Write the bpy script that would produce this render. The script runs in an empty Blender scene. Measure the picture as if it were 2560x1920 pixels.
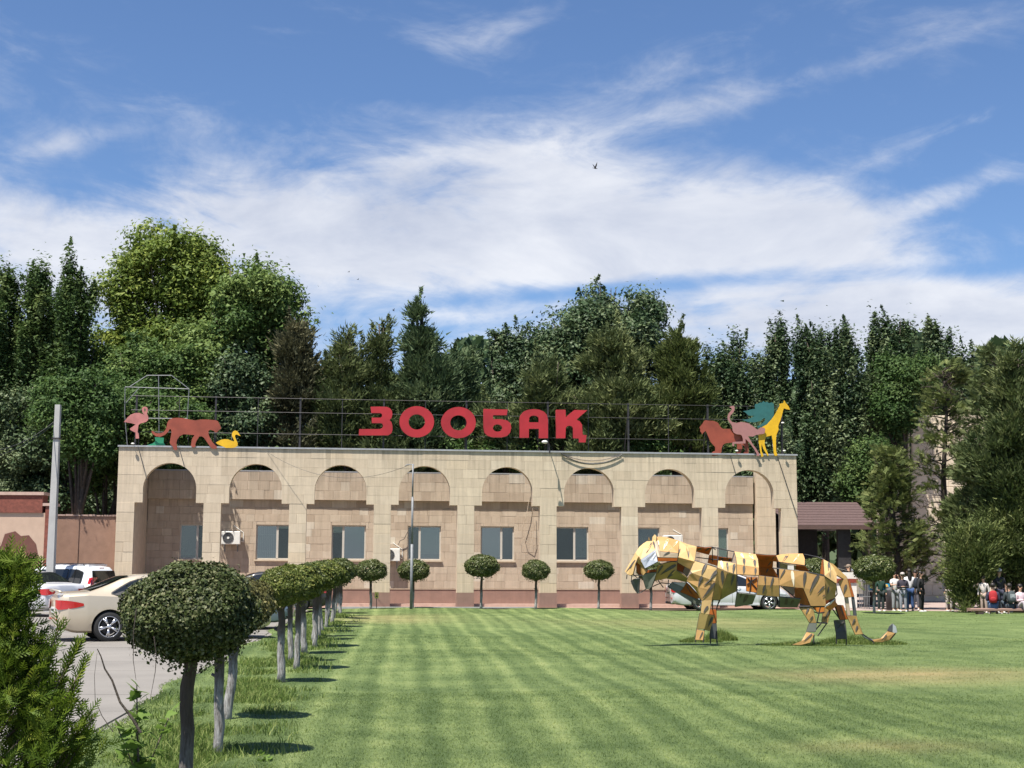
import bpy, bmesh, math, random
import numpy as np
from mathutils import Vector, Matrix

# ------------------------------------------------------------------ camera, sky, sun
SC = bpy.context.scene
COL = SC.collection
F = 3556.0                       # focal length in photograph pixels (50 mm)
CAMH = 1.65
PITCH, ROLL = math.atan(458 / F), 0.0045
RC = Matrix.Rotation(math.pi / 2 + PITCH, 3, 'X') @ Matrix.Rotation(ROLL, 3, 'Z')
cam_d = bpy.data.cameras.new('camera'); cam = bpy.data.objects.new('camera', cam_d); COL.objects.link(cam)
cam_d.sensor_width = 36; cam_d.lens = F / 2560 * 36; cam_d.clip_end = 3000; cam_d.clip_start = 0.05
cam.location = (0, 0, CAMH); cam.rotation_euler = RC.to_euler(); SC.camera = cam

SUN_TRAVEL = Vector((0.30, 0.40, -1.08)).normalized()
sd = -SUN_TRAVEL
SUN_EL = math.asin(sd.z); SUN_ROT = math.atan2(sd.x, sd.y)
sun_d = bpy.data.lights.new('sun', 'SUN'); sun = bpy.data.objects.new('sun', sun_d); COL.objects.link(sun)
sun_d.energy = 4.6; sun_d.angle = math.radians(0.55); sun_d.color = (1.0, 0.94, 0.85)
sun.rotation_euler = SUN_TRAVEL.to_track_quat('-Z', 'Y').to_euler()
SC.view_settings.view_transform = 'Standard'; SC.view_settings.look = 'None'
SC.view_settings.exposure = 1.05; SC.view_settings.gamma = 1.0; SC.view_settings.use_curve_mapping = False
SC.cycles.max_bounces = 8; SC.cycles.transparent_max_bounces = 8

def ray(px, py):
    return RC @ Vector(((px - 1280) / F, -(py - 960) / F, -1))
def P(px, py, Y):                # the place at world depth Y that photograph pixel (px, py) looks at
    d = ray(px, py); return Vector((0, 0, CAMH)) + d * (Y / d.y)
def G(px, py, z=0.0):
    d = ray(px, py); t = (z - CAMH) / d.z; return Vector((0, 0, CAMH)) + d * t
K = 2560 / 2212

class NT:
    def __init__(s, nt): s.nt = nt; s.nt.nodes.clear()
    def n(s, t, **kw):
        nd = s.nt.nodes.new(t)
        for k, v in kw.items():
            if k == 'inp':
                for a, b in v.items():
                    if isinstance(b, bpy.types.NodeSocket): s.nt.links.new(b, nd.inputs[a])
                    else: nd.inputs[a].default_value = b
            else: setattr(nd, k, v)
        return nd
    def m(s, op, a, b=0.0, c=0.0, clamp=False):
        nd = s.nt.nodes.new('ShaderNodeMath'); nd.operation = op; nd.use_clamp = clamp
        for i, v in enumerate((a, b, c)):
            if isinstance(v, bpy.types.NodeSocket): s.nt.links.new(v, nd.inputs[i])
            else: nd.inputs[i].default_value = v
        return nd.outputs[0]
    def mix(s, f, a, b, t='MIX'):
        nd = s.nt.nodes.new('ShaderNodeMix'); nd.data_type = 'RGBA'; nd.blend_type = t
        for i, v in ((0, f), (6, a), (7, b)):
            if isinstance(v, bpy.types.NodeSocket): s.nt.links.new(v, nd.inputs[i])
            else: nd.inputs[i].default_value = v if i == 0 else (*v, 1) if len(v) == 3 else v
        return nd.outputs[2]
    def ramp(s, f, stops):
        nd = s.nt.nodes.new('ShaderNodeValToRGB'); s.nt.links.new(f, nd.inputs[0])
        e = nd.color_ramp.elements
        while len(e) < len(stops): e.new(0.5)
        for el, (p, c) in zip(e, stops):
            el.position = p; el.color = (*c, 1) if not isinstance(c, (int, float)) else (c, c, c, 1)
        return nd.outputs[0]
    def noise(s, vec, scale, detail=4, rough=0.55, dist=0.0):
        nd = s.n('ShaderNodeTexNoise', inp={'Scale': scale, 'Detail': detail, 'Roughness': rough, 'Distortion': dist})
        if vec is not None: s.nt.links.new(vec, nd.inputs['Vector'])
        return nd.outputs[0]

world = bpy.data.worlds.new('World'); SC.world = world; world.use_nodes = True
W_ = NT(world.node_tree)
sky = W_.n('ShaderNodeTexSky', sky_type='NISHITA', sun_disc=False, sun_elevation=SUN_EL, sun_rotation=SUN_ROT,
           air_density=1.0, dust_density=0.6, ozone_density=2.5, altitude=500)
tc = W_.n('ShaderNodeTexCoord').outputs['Generated']
sp = W_.n('ShaderNodeSeparateXYZ', inp={0: tc})
az = W_.m('ARCTAN2', sp.outputs[0], sp.outputs[1]); el = W_.m('ARCSINE', sp.outputs[2])
def azel(x, y):
    d = ray(x * K, y * K).normalized(); return math.atan2(d.x, d.y), math.asin(d.z)
SKY_BLOBS = [(1080, 530, 640, 105, 0.0, .95), (1290, 385, 270, 85, 0.15, .62), (620, 480, 330, 110, 0.1, .55), (1800, 520, 190, 85, 0.3, .62),
             (60, 480, 330, 75, 0, .45), (2040, 425, 210, 32, -0.32, .42), (1010, 75, 190, 55, -0.25, .30), (1600, 120, 600, 90, -.15, .10), (500, 250, 480, 90, .1, .24), (1500, 250, 300, 60, -.2, .12), (170, 305, 120, 28, -0.3, .30),
             (1950, 690, 520, 70, 0, .85), (950, 350, 300, 60, -.1, .28), (250, 600, 300, 90, 0, .55),
             (1330, 625, 420, 20, -.07, -.45), (2000, 590, 260, 22, 0.0, -.35), (1700, 180, 700, 26, -.2, .16), (60, 70, 160, 40, 0.2, .12), (2100, 260, 260, 22, -.3, .2)]
cov = W_.m('MULTIPLY_ADD', W_.m('EXPONENT', W_.m('MULTIPLY', W_.m('POWER', W_.m('DIVIDE', el, 0.165), 2.0), -1.0)), 0.74, 0.0)
for (bx, by, rx, ry, tilt, amp) in SKY_BLOBS:
    a0, e0 = azel(bx, by); ra, re = rx * K / F, ry * K / F
    da = W_.m('SUBTRACT', az, a0); de = W_.m('SUBTRACT', el, e0); c, s_ = math.cos(-tilt), math.sin(-tilt)
    p = W_.m('DIVIDE', W_.m('ADD', W_.m('MULTIPLY', da, c), W_.m('MULTIPLY', de, s_)), ra)
    q = W_.m('DIVIDE', W_.m('ADD', W_.m('MULTIPLY', da, -s_), W_.m('MULTIPLY', de, c)), re)
    g = W_.m('EXPONENT', W_.m('MULTIPLY', W_.m('ADD', W_.m('MULTIPLY', p, p), W_.m('MULTIPLY', q, q)), -1.0))
    cov = W_.m('ADD', cov, W_.m('MULTIPLY', g, amp))
mp = W_.n('ShaderNodeMapping', inp={'Vector': tc, 'Scale': (1.0, 1.0, 2.4), 'Location': (3.1, 1.7, 0.4)}).outputs[0]
n1 = W_.noise(mp, 4.2, 9, 0.6, 0.9); n2 = W_.noise(mp, 12.0, 8, 0.62, 1.3)
nn = W_.m('ADD', W_.m('MULTIPLY', W_.m('SUBTRACT', n1, 0.5), 2.7), W_.m('MULTIPLY', W_.m('SUBTRACT', n2, 0.5), 1.5))
n4 = W_.noise(mp, 24.0, 6, 0.62, 1.2); dens = W_.m('ADD', W_.m('MULTIPLY', cov, 1.22), W_.m('MULTIPLY', W_.m('MULTIPLY_ADD', W_.m('SUBTRACT', n4, 0.5), 0.5, nn), W_.m('MULTIPLY_ADD', cov, 0.55, 0.42)))
mr = W_.n('ShaderNodeMapRange', interpolation_type='SMOOTHSTEP', inp={0: dens, 1: 0.08, 2: 1.02, 3: 0.0, 4: 0.93})
SKYMUL = (0.50, 0.58, 0.69)
blue = W_.mix(1.0, sky.outputs[0], SKYMUL, 'MULTIPLY')
n3 = W_.noise(mp, 5.5, 6, 0.6, 0.4)
cl = W_.mix(W_.m('MULTIPLY_ADD', n3, 2.2, -0.6, clamp=True), (2.7, 2.95, 3.6), (4.9, 4.95, 5.1))
skyc = W_.mix(mr.outputs[0], blue, cl)
bg = W_.n('ShaderNodeBackground', inp={'Color': skyc, 'Strength': 0.10})
W_.n('ShaderNodeOutputWorld', inp={'Surface': bg.outputs[0]})

# ------------------------------------------------------------------ helpers
def tag(o, label=None, cat=None, group=None, kind=None):
    if label: o['label'] = label
    if cat: o['category'] = cat
    if group: o['group'] = group
    if kind: o['kind'] = kind
    return o
def thing(name, label, cat, loc=(0, 0, 0), rz=0, group=None):
    o = bpy.data.objects.new(name, None); COL.objects.link(o); o.location = loc; o.rotation_euler = (0, 0, rz)
    o.empty_display_size = 0.2
    return tag(o, label, cat, group)
def link(name, me, m=None, parent=None, smooth=False):
    o = bpy.data.objects.new(name, me); COL.objects.link(o)
    if m is not None and len(me.materials) == 0: me.materials.append(m)
    if parent is not None: o.parent = parent
    if smooth: me.polygons.foreach_set('use_smooth', [True] * len(me.polygons))
    return o
class MB:
    def __init__(s): s.v = []; s.f = []; s.t = []; s.tint = 0.5
    def add(s, vs, fs):
        b = len(s.v); s.v += [tuple(v) for v in vs]; s.f += [tuple(b + i for i in f) for f in fs]; s.t += [s.tint] * len(fs)
    def box(s, x0, x1, y0, y1, z0, z1):
        s.add([(x0, y0, z0), (x1, y0, z0), (x1, y1, z0), (x0, y1, z0), (x0, y0, z1), (x1, y0, z1), (x1, y1, z1), (x0, y1, z1)],
              [(0, 3, 2, 1), (4, 5, 6, 7), (0, 1, 5, 4), (1, 2, 6, 5), (2, 3, 7, 6), (3, 0, 4, 7)])
    def bevbox(s, x0, x1, y0, y1, z0, z1, b=0.01):     # box with chamfered front (low y) edges
        s.add([(x0 + b, y0, z0 + b), (x1 - b, y0, z0 + b), (x1 - b, y0, z1 - b), (x0 + b, y0, z1 - b),
               (x0, y0 + b, z0), (x1, y0 + b, z0), (x1, y0 + b, z1), (x0, y0 + b, z1), (x0, y1, z0), (x1, y1, z0), (x1, y1, z1), (x0, y1, z1)],
              [(0, 1, 2, 3), (0, 4, 5, 1), (1, 5, 6, 2), (2, 6, 7, 3), (3, 7, 4, 0), (4, 8, 9, 5), (5, 9, 10, 6), (6, 10, 11, 7), (7, 11, 8, 4), (8, 11, 10, 9)])
    def tube(s, pts, r, n=6, caps=True):
        pts = [Vector(p) for p in pts]; rs = r if isinstance(r, (list, tuple)) else [r] * len(pts)
        rings = []; prev = None
        for i, p in enumerate(pts):
            d = (pts[min(i + 1, len(pts) - 1)] - pts[max(i - 1, 0)]).normalized()
            if prev is None:
                a = Vector((0, 0, 1)) if abs(d.z) < 0.9 else Vector((1, 0, 0)); x = d.cross(a).normalized()
            else: x = (prev - d * prev.dot(d)).normalized()
            prev = x; y = d.cross(x)
            rings.append([p + (x * math.cos(2 * math.pi * k / n) + y * math.sin(2 * math.pi * k / n)) * rs[i] for k in range(n)])
        vs = [v for rg in rings for v in rg]; fs = []
        for i in range(len(pts) - 1):
            for k in range(n): fs.append((i * n + k, i * n + (k + 1) % n, (i + 1) * n + (k + 1) % n, (i + 1) * n + k))
        if caps: fs += [tuple(range(n))[::-1], tuple((len(pts) - 1) * n + k for k in range(n))]
        s.add(vs, fs)
    def lathe(s, prof, n=24, axis='z', c=(0, 0, 0)):
        vs = []; fs = []
        for (r, h) in prof:
            for k in range(n):
                a = 2 * math.pi * k / n; x, y = r * math.cos(a), r * math.sin(a)
                v = (x, y, h) if axis == 'z' else (x, h, y)
                vs.append((v[0] + c[0], v[1] + c[1], v[2] + c[2]))
        for i in range(len(prof) - 1):
            for k in range(n): fs.append((i * n + k, i * n + (k + 1) % n, (i + 1) * n + (k + 1) % n, (i + 1) * n + k))
        s.add(vs, fs)
    def ell(s, c, r, nu=12, nv=8, rot=None):
        vs = [];
        for j in range(nv + 1):
            th = math.pi * j / nv
            for k in range(nu):
                a = 2 * math.pi * k / nu
                v = Vector((math.sin(th) * math.cos(a) * r[0], math.sin(th) * math.sin(a) * r[1], math.cos(th) * r[2]))
                if rot is not None: v = rot @ v
                vs.append(v + Vector(c))
        fs = [(j * nu + k, j * nu + (k + 1) % nu, (j + 1) * nu + (k + 1) % nu, (j + 1) * nu + k) for j in range(nv) for k in range(nu)]
        s.add(vs, fs)
    def build(s, name, m=None, parent=None, smooth=False, tint=False):
        me = bpy.data.meshes.new(name); me.from_pydata(s.v, [], s.f); me.validate(); me.update()
        if tint and len(me.polygons) == len(s.t):
            me.attributes.new('tint', 'FLOAT', 'FACE').data.foreach_set('value', s.t)
        return link(name, me, m, parent, smooth)

def M(name, col, rough=0.7, var=0.15, scale=6.0, bump=0.0, bscale=30.0, metal=0.0, tint=None, spec=0.5, coat=0.0, trans=0.0, col2=None, streak=0.0, emit=None, topstain=0):
    m = bpy.data.materials.new(name); m.use_nodes = True; n = NT(m.node_tree)
    co = n.n('ShaderNodeTexCoord').outputs['Object']
    c2 = col2 or tuple(min(1, c * (1 - var * 1.6)) for c in col)
    f = n.noise(co, scale, 6, 0.62)
    base = n.mix(n.m('MULTIPLY_ADD', f, 2.2, -0.6, clamp=True), c2, tuple(min(1, c * (1 + var * 0.5)) for c in col)) if var > 0 else None
    if tint:
        a = n.n('ShaderNodeAttribute', attribute_name='tint').outputs['Fac']
        rp = n.ramp(a, tint)
        base = n.mix(n.m('MULTIPLY_ADD', f, 1.6, -0.3, clamp=True), n.mix(1.0, rp, (1 - var, 1 - var, 1 - var), 'MULTIPLY'), rp)
    if streak:
        mp = n.n('ShaderNodeMapping', inp={'Vector': co, 'Scale': (5.0, 5.0, 0.35)}).outputs[0]
        sf = n.noise(mp, 1.6, 7, 0.68)
        st = n.ramp(sf, [(0.44, 0.0), (0.74, 1.0)])
        base = n.mix(n.m('MULTIPLY', st, streak), base, tuple(c * 0.42 for c in col))
    if topstain:
        zc_ = n.n('ShaderNodeSeparateXYZ', inp={0: co}).outputs[2]; mq = n.n('ShaderNodeMapping', inp={'Vector': co, 'Scale': (7.0, 7.0, .12)}).outputs[0]; wq = n.n('ShaderNodeMapping', inp={'Vector': co, 'Scale': (.7, .7, .3)}).outputs[0]
        sn = n.ramp(n.noise(mq, 1.0, 5, .7), [(.42, 0.0), (.62, 1.0)]); wn_ = n.ramp(n.noise(wq, 1.0, 3, .5), [(.42, 0.0), (.6, 1.0)])
        tm = n.n('ShaderNodeMapRange', inp={0: zc_, 1: topstain - 1.5, 2: topstain, 3: 0.0, 4: 1.0}).outputs[0]; bmk = n.n('ShaderNodeMapRange', inp={0: zc_, 1: 1.6, 2: .6, 3: 0.0, 4: .5}).outputs[0]
        base = n.mix(n.m('MULTIPLY', n.m('MULTIPLY', n.m('ADD', tm, bmk), sn), n.m('MULTIPLY_ADD', wn_, .55, .15)), base, (.20, .165, .12))
    b = n.n('ShaderNodeBsdfPrincipled', inp={'Roughness': rough, 'Metallic': metal, 'Specular IOR Level': spec, 'Coat Weight': coat, 'Coat Roughness': 0.06})
    if base is not None: n.nt.links.new(base, b.inputs['Base Color'])
    else: b.inputs['Base Color'].default_value = (*col, 1)
    if emit: b.inputs['Emission Color'].default_value = (*emit, 1); b.inputs['Emission Strength'].default_value = 1
    if bump:
        bn = n.n('ShaderNodeBump', inp={'Strength': bump, 'Distance': 0.02, 'Height': n.noise(co, bscale, 5, 0.6)})
        n.nt.links.new(bn.outputs[0], b.inputs['Normal'])
    sh = b.outputs[0]
    if trans:
        t = n.n('ShaderNodeBsdfTranslucent')
        if base is not None: n.nt.links.new(base, t.inputs[0])
        else: t.inputs[0].default_value = (*col, 1)
        mx = n.n('ShaderNodeMixShader', inp={0: trans, 1: sh, 2: t.outputs[0]}); sh = mx.outputs[0]
    n.n('ShaderNodeOutputMaterial', inp={'Surface': sh})
    return m
def leafmat(name, dark, mid, light, trans=0.28, rough=0.62, spec=0.22):
    return M(name, mid, rough, 0.25, 0.8, tint=[(0.0, dark), (0.55, mid), (1.0, light)], trans=trans, spec=spec)

def np_mesh(name, V, Fq, tint=None, mats=None):
    me = bpy.data.meshes.new(name); nv = len(V); nf, k = Fq.shape
    me.vertices.add(nv); me.vertices.foreach_set('co', V.astype(np.float32).ravel())
    me.loops.add(nf * k); me.loops.foreach_set('vertex_index', Fq.astype(np.int32).ravel())
    me.polygons.add(nf); me.polygons.foreach_set('loop_start', np.arange(0, nf * k, k, dtype=np.int32))
    me.update(calc_edges=True)
    if tint is not None:
        me.attributes.new('tint', 'FLOAT', 'FACE').data.foreach_set('value', tint.astype(np.float32))
    return me
def norm(a): return a / np.maximum(np.linalg.norm(a, axis=-1, keepdims=True), 1e-9)
def frames(nrm, rng):
    n = norm(nrm); r = rng.normal(size=n.shape); x = norm(r - n * (r * n).sum(1, keepdims=True)); y = np.cross(n, x)
    return np.stack([x, y, n], axis=2)
def frames_dir(d, nrm):          # local y along d, z near nrm
    y = norm(d); z = norm(nrm - y * (nrm * y).sum(1, keepdims=True)); x = np.cross(y, z)
    return np.stack([x, y, z], axis=2)
def scatter(name, TV, TF, pos, R, s, tint):
    n = len(pos); nv = len(TV)
    V = (np.einsum('nij,vj->nvi', R, TV) * s[:, None, None] + pos[:, None, :]).reshape(-1, 3)
    Fq = (TF[None] + (np.arange(n) * nv)[:, None, None]).reshape(-1, TF.shape[1])
    return np_mesh(name, V, Fq, np.repeat(tint, len(TF)))
LEAF = (np.array([(0, -.5, 0), (.36, 0.02, .07), (0, .55, -.04), (-.36, 0.02, .07)]), np.array([(0, 1, 2, 3)]))
SPRAY3 = None
LEAFN = (np.array([(0, -.5, 0), (.17, .05, .03), (0, .6, -.03), (-.17, .05, .03)]), np.array([(0, 1, 2, 3)]))
TRI = (np.array([(-.30, -.35, .03), (.30, -.30, -.03), (0, .6, 0)]), np.array([(0, 1, 2)])); TRIN = (np.array([(-.17, -.45, .02), (.17, -.4, -.02), (0, .62, 0)]), np.array([(0, 1, 2)]))
LEAF2 = (np.array([(0, -.5, 0), (.3, -.05, .09), (.16, .4, .0), (0, .2, 0), (-.18, .42, .0), (-.3, -.05, .09)]), np.array([(0, 1, 2, 3), (0, 3, 4, 5)]))
# a feathery spray for junipers and thujas: side twigs off a stem
def spray_template(nside=5, w=0.055):
    V = []; Fc = []
    def strip(a, b, w0, z=0):
        d = np.array(b) - np.array(a); p = np.array([-d[1], d[0], 0.0]); p = p / np.linalg.norm(p) * w0
        i = len(V); V.extend([np.array(a) - p * .6, np.array(a) + p * .6, np.array(b) + p * .35, np.array(b) - p * .35]); Fc.append((i, i + 1, i + 2, i + 3))
    strip((0, 0, 0), (0, 1, -.05), w)
    for k in range(nside):
        t = .12 + .8 * k / nside; L = .5 * (1 - t * .75)
        for sx in (-1, 1):
            t2 = t + (.05 if sx > 0 else 0)
            strip((0, t2, -.05 * t2), (sx * L * .62, t2 + L * .75, .04), w * .9)
    return np.array(V), np.array(Fc)
SPRAY = spray_template(4, .085); SPRAY3 = spray_template(1, .15); SPRAY_FINE = spray_template(4, .065)

# ------------------------------------------------------------------ materials
MT = dict(
    stone=M('limestone_cladding', (.56, .46, .33), .8, .15, 2.2, .3, 30, streak=.4, topstain=6.35,
            tint=[(0, (.55, .445, .32)), (.4, (.59, .485, .352)), (.75, (.615, .51, .375)), (.93, (.63, .505, .35)), (1, (.66, .56, .42))]),
    stone2=M('pinkish_stone_cladding', (.5, .39, .29), .82, .2, 3.0, .3, 30, streak=.4, topstain=5.6,
             tint=[(0, (.44, .345, .255)), (.35, (.495, .395, .295)), (.7, (.53, .43, .325)), (.9, (.56, .465, .355)), (1, (.61, .535, .43))]),
    mortar=M('mortar', (.47, .385, .29), .9, .15), reveal=M('stone_reveal', (.55, .45, .33), .8, .14, 3, .2, streak=.2),
    plinth=M('painted_plinth', (.27, .165, .13), .75, .12, 2, .1, streak=.2), ledge=M('pink_stone_ledge', (.46, .32, .26), .7, .12),
    concrete=M('concrete_paving', (.205, .19, .17), .85, .14, .5, .3, 25, streak=0), grey_concrete=M('cast_concrete', (.38, .38, .37), .8, .1, 2, .2),
    pinkpave=M('pink_paving', (.33, .255, .225), .8, .1, 1.5), coping=M('zinc_coping', (.45, .45, .45), .45, .15, 4, metal=.5),
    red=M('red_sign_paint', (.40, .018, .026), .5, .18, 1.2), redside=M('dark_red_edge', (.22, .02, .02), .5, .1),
    steel=M('dark_steel', (.045, .042, .045), .5, .25, 8, metal=.3), galv=M('galvanised_pipe', (.20, .21, .22), .6, .2, 12, metal=.15),
    darkred=M('rust_red_paint', (.30, .062, .034), .6, .25, 1.5), pink=M('pink_paint', (.50, .19, .17), .55, .22, 2),
    dustypink=M('dusty_pink_paint', (.36, .165, .155), .55, .08), yellow=M('yellow_paint', (.74, .43, .01), .5, .18, 2),
    green=M('green_paint', (.02, .22, .11), .5, .1), teal=M('teal_paint', (.025, .13, .125), .55, .12),
    bark=M('grey_bark', (.16, .125, .095), .95, .35, 9, .9, 30), darkbark=M('dark_bark', (.07, .055, .042), .95, .35, 9, .8, 30),
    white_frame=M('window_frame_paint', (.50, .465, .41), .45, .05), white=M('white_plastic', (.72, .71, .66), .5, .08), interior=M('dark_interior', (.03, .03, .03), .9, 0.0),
    blind=M('window_blind', (.72, .74, .70), .8, .1), black=M('black_rubber', (.018, .018, .018), .75, .1), wire=M('cable_sheath', (.04, .04, .04), .6, .1),
    shingle=M('shingle_roof', (.10, .062, .058), .85, .25, 12, .3), pinkwall=M('pink_render', (.34, .205, .145), .9, .14, 3, .8, 60),
    brick=M('red_brick', (.20, .06, .04), .85, .3, 10, .3), cream=M('cream_render', (.46, .33, .245), .85, .1, 2, .2), brownpaint=M('brown_mural_paint', (.13, .05, .035), .8, .12),
    farstone=M('sandy_block_wall', (.66, .56, .42), .85, .2, 1.3, .3, 8, streak=.2),
)
def glass_mat(k=.09, tcol=(.50, .56, .54, 1)):
    m = bpy.data.materials.new('window_glass'); m.use_nodes = True; n = NT(m.node_tree)
    g = n.n('ShaderNodeBsdfGlossy', inp={'Color': (.75, .85, .88, 1), 'Roughness': .03}); t = n.n('ShaderNodeBsdfTransparent', inp={'Color': tcol})
    lw = n.n('ShaderNodeLayerWeight', inp={'Blend': .35}); f = n.m('MULTIPLY_ADD', lw.outputs['Fresnel'], .7, k, clamp=True)
    mx = n.n('ShaderNodeMixShader', inp={0: f, 1: t.outputs[0], 2: g.outputs[0]}); n.n('ShaderNodeOutputMaterial', inp={'Surface': mx.outputs[0]})
    return m
MT['glass'] = glass_mat(); MT['glass2'] = glass_mat(.03, (.75, .8, .76, 1)); MT['glass3'] = glass_mat(.17)
MT['carglass'] = M('tinted_car_glass', (.012, .014, .016), .04, 0, spec=.8)

# trunks are lime-washed from the ground up to a height
def limewash(hi=.80, amt=.92):
    m = bpy.data.materials.new('limewashed_bark'); m.use_nodes = True; n = NT(m.node_tree)
    co = n.n('ShaderNodeTexCoord').outputs['Object']; z = n.n('ShaderNodeSeparateXYZ', inp={0: co}).outputs[2]
    mp = n.n('ShaderNodeMapping', inp={'Vector': co, 'Scale': (1, 1, .18)}).outputs[0]
    ns = n.noise(mp, 38, 6, .7); n0 = n.noise(co, 5, 4)
    up = n.m('ADD', z, n.m('MULTIPLY_ADD', n0, .3, -.15)); f = n.n('ShaderNodeMapRange', inp={0: up, 1: hi, 2: hi - .22, 3: 0.0, 4: 1.0}).outputs[0]
    f = n.m('MULTIPLY', f, n.ramp(ns, [(.36, .15), (.6, 1.0)]))
    base = n.mix(ns, (.025, .019, .015), (.12, .092, .07)); c = n.mix(n.m('MULTIPLY', f, amt), base, (.40, .395, .385))
    b = n.n('ShaderNodeBsdfPrincipled', inp={'Base Color': c, 'Roughness': .95})
    bp = n.n('ShaderNodeBump', inp={'Strength': 1.0, 'Distance': .03, 'Height': ns}); n.nt.links.new(bp.outputs[0], b.inputs['Normal'])
    n.n('ShaderNodeOutputMaterial', inp={'Surface': b.outputs[0]}); return m
MT['limewash'] = limewash(); MT['thin_shaded_wash'] = limewash(.62, .42)  # nearest trunk: less limewash, and crown shade put into its darker tone

# lawn: mowing stripes, dry patches, fine blade-scale mottling
ROWX = lambda Y: -1.4 - 0.092 * Y
def lawnmat(name, blades):
    m = bpy.data.materials.new(name); m.use_nodes = True; n = NT(m.node_tree)
    co = n.n('ShaderNodeTexCoord').outputs['Object']; s = n.n('ShaderNodeSeparateXYZ', inp={0: co})
    big = n.noise(co, .16, 4, .55); mid = n.noise(co, .9, 5, .65); mp = n.n('ShaderNodeMapping', inp={'Vector': co, 'Scale': (1, .35, 1)}).outputs[0]
    wob = n.noise(mp, .35, 4, .6)
    x = n.m('ADD', n.m('ADD', s.outputs[0], n.m('MULTIPLY', s.outputs[1], .075)), n.m('MULTIPLY', wob, .65))
    wv = n.m('SINE', n.m('MULTIPLY', x, 2 * math.pi / .84)); wv2 = n.m('SINE', n.m('MULTIPLY', x, 2 * math.pi / .37))
    fade = n.n('ShaderNodeMapRange', inp={0: s.outputs[0], 1: 7.0, 2: 2.5, 3: .15, 4: 1.0}).outputs[0]
    st = n.m('MULTIPLY', n.m('ADD', n.m('MULTIPLY', wv, .13), n.m('MULTIPLY', wv2, .11)), fade)
    f = n.m('ADD', n.m('MULTIPLY_ADD', big, .75, -.20), n.m('ADD', n.m('MULTIPLY_ADD', mid, 1.15, -.425), st))
    fine = n.noise(co, 26, 5, .75); f = n.m('ADD', f, n.m('MULTIPLY_ADD', fine, 1.3, -.68), clamp=True)
    c = n.ramp(f, [(.05, (.076, .118, .034)), (.40, (.143, .196, .064)), (.7, (.225, .275, .098)), (1.0, (.35, .375, .165))])
    # dry straw-coloured patches
    def patch(cx, cy, rx, ry, amp):
        a = n.m('DIVIDE', n.m('SUBTRACT', s.outputs[0], cx), rx); b2 = n.m('DIVIDE', n.m('SUBTRACT', s.outputs[1], cy), ry)
        g = n.m('EXPONENT', n.m('MULTIPLY', n.m('ADD', n.m('MULTIPLY', a, a), n.m('MULTIPLY', b2, b2)), -1.0))
        return n.m('MULTIPLY', g, n.m('MULTIPLY', mid, amp))
    p1, p2 = G(2270, 1693), G(965, 1548)
    d = n.m('ADD', patch(p1.x, p1.y, 2.0, 1.5, 1.5), n.m('ADD', patch(p2.x, p2.y, 1.8, 4, .9), n.m('ADD', patch(*G(2230, 1880).xy, .8, .5, .7), patch(*G(1740, 1560).xy, 4, 4, .6))), clamp=True)
    c = n.mix(d, c, (.34, .27, .125))
    if blades:
        a = n.n('ShaderNodeAttribute', attribute_name='tint').outputs['Fac']
        c = n.mix(n.m('MULTIPLY_ADD', a, .9, -.1, clamp=True), c, n.mix(1.0, c, (1.5, 1.42, 1.3), 'MULTIPLY'))
    b = n.n('ShaderNodeBsdfPrincipled', inp={'Base Color': c, 'Roughness': .75, 'Specular IOR Level': .25})
    sh = b.outputs[0]
    if blades:
        t = n.n('ShaderNodeBsdfTranslucent', inp={'Color': c}); sh = n.n('ShaderNodeMixShader', inp={0: .3, 1: sh, 2: t.outputs[0]}).outputs[0]
    else:
        bp = n.n('ShaderNodeBump', inp={'Strength': .9, 'Distance': .05, 'Height': fine}); n.nt.links.new(bp.outputs[0], b.inputs['Normal'])
    n.n('ShaderNodeOutputMaterial', inp={'Surface': sh}); return m

# ------------------------------------------------------------------ ground, paving, lawn
TAN = 0.11; Y0 = 57.9
WT = Vector((1, TAN, 0)).normalized(); WN = Vector((-WT.y, WT.x, 0))      # along the arcade, and into it
LEFT_END = P(297, 1500, 56.2); t0 = (Y0 - LEFT_END.y + LEFT_END.x * TAN)
WO = Vector((-15.55, Y0 - 15.55 * TAN, 0)); WRZ = math.atan(TAN); LEN = 27.58
def W(px, py, v=0.0):            # photograph pixel -> (u, z) on the vertical plane v metres behind the arcade front
    d = ray(px, py); o = Vector((0, 0, CAMH)); pt = WO + WN * v
    t = (pt - o).dot(WN) / d.dot(WN); q = o + d * t
    return (q - pt).dot(WT), q.z
def WW(u, v, z): return WO + WT * u + WN * v + Vector((0, 0, z))

def sheet(name, pts, z, m, nsub=0):
    mb = MB(); mb.add([(p[0], p[1], z) for p in pts], [tuple(range(len(pts)))]); o = mb.build(name, m); return tag(o, kind='structure')
g = sheet('ground', [(-900, -100), (900, -100), (900, 1500), (-900, 1500)], -.03, M('bare_ground', (.16, .13, .09), .95, .3, .2, .3, 5))
pk = sheet('parking_pavement', [(-70, 2), (-2.6, 2), (-3.6, 10), (-7.6, 56.0), (-15.3, 56.0), (-70, 49.5)], 0.0, MT['concrete'])
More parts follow.
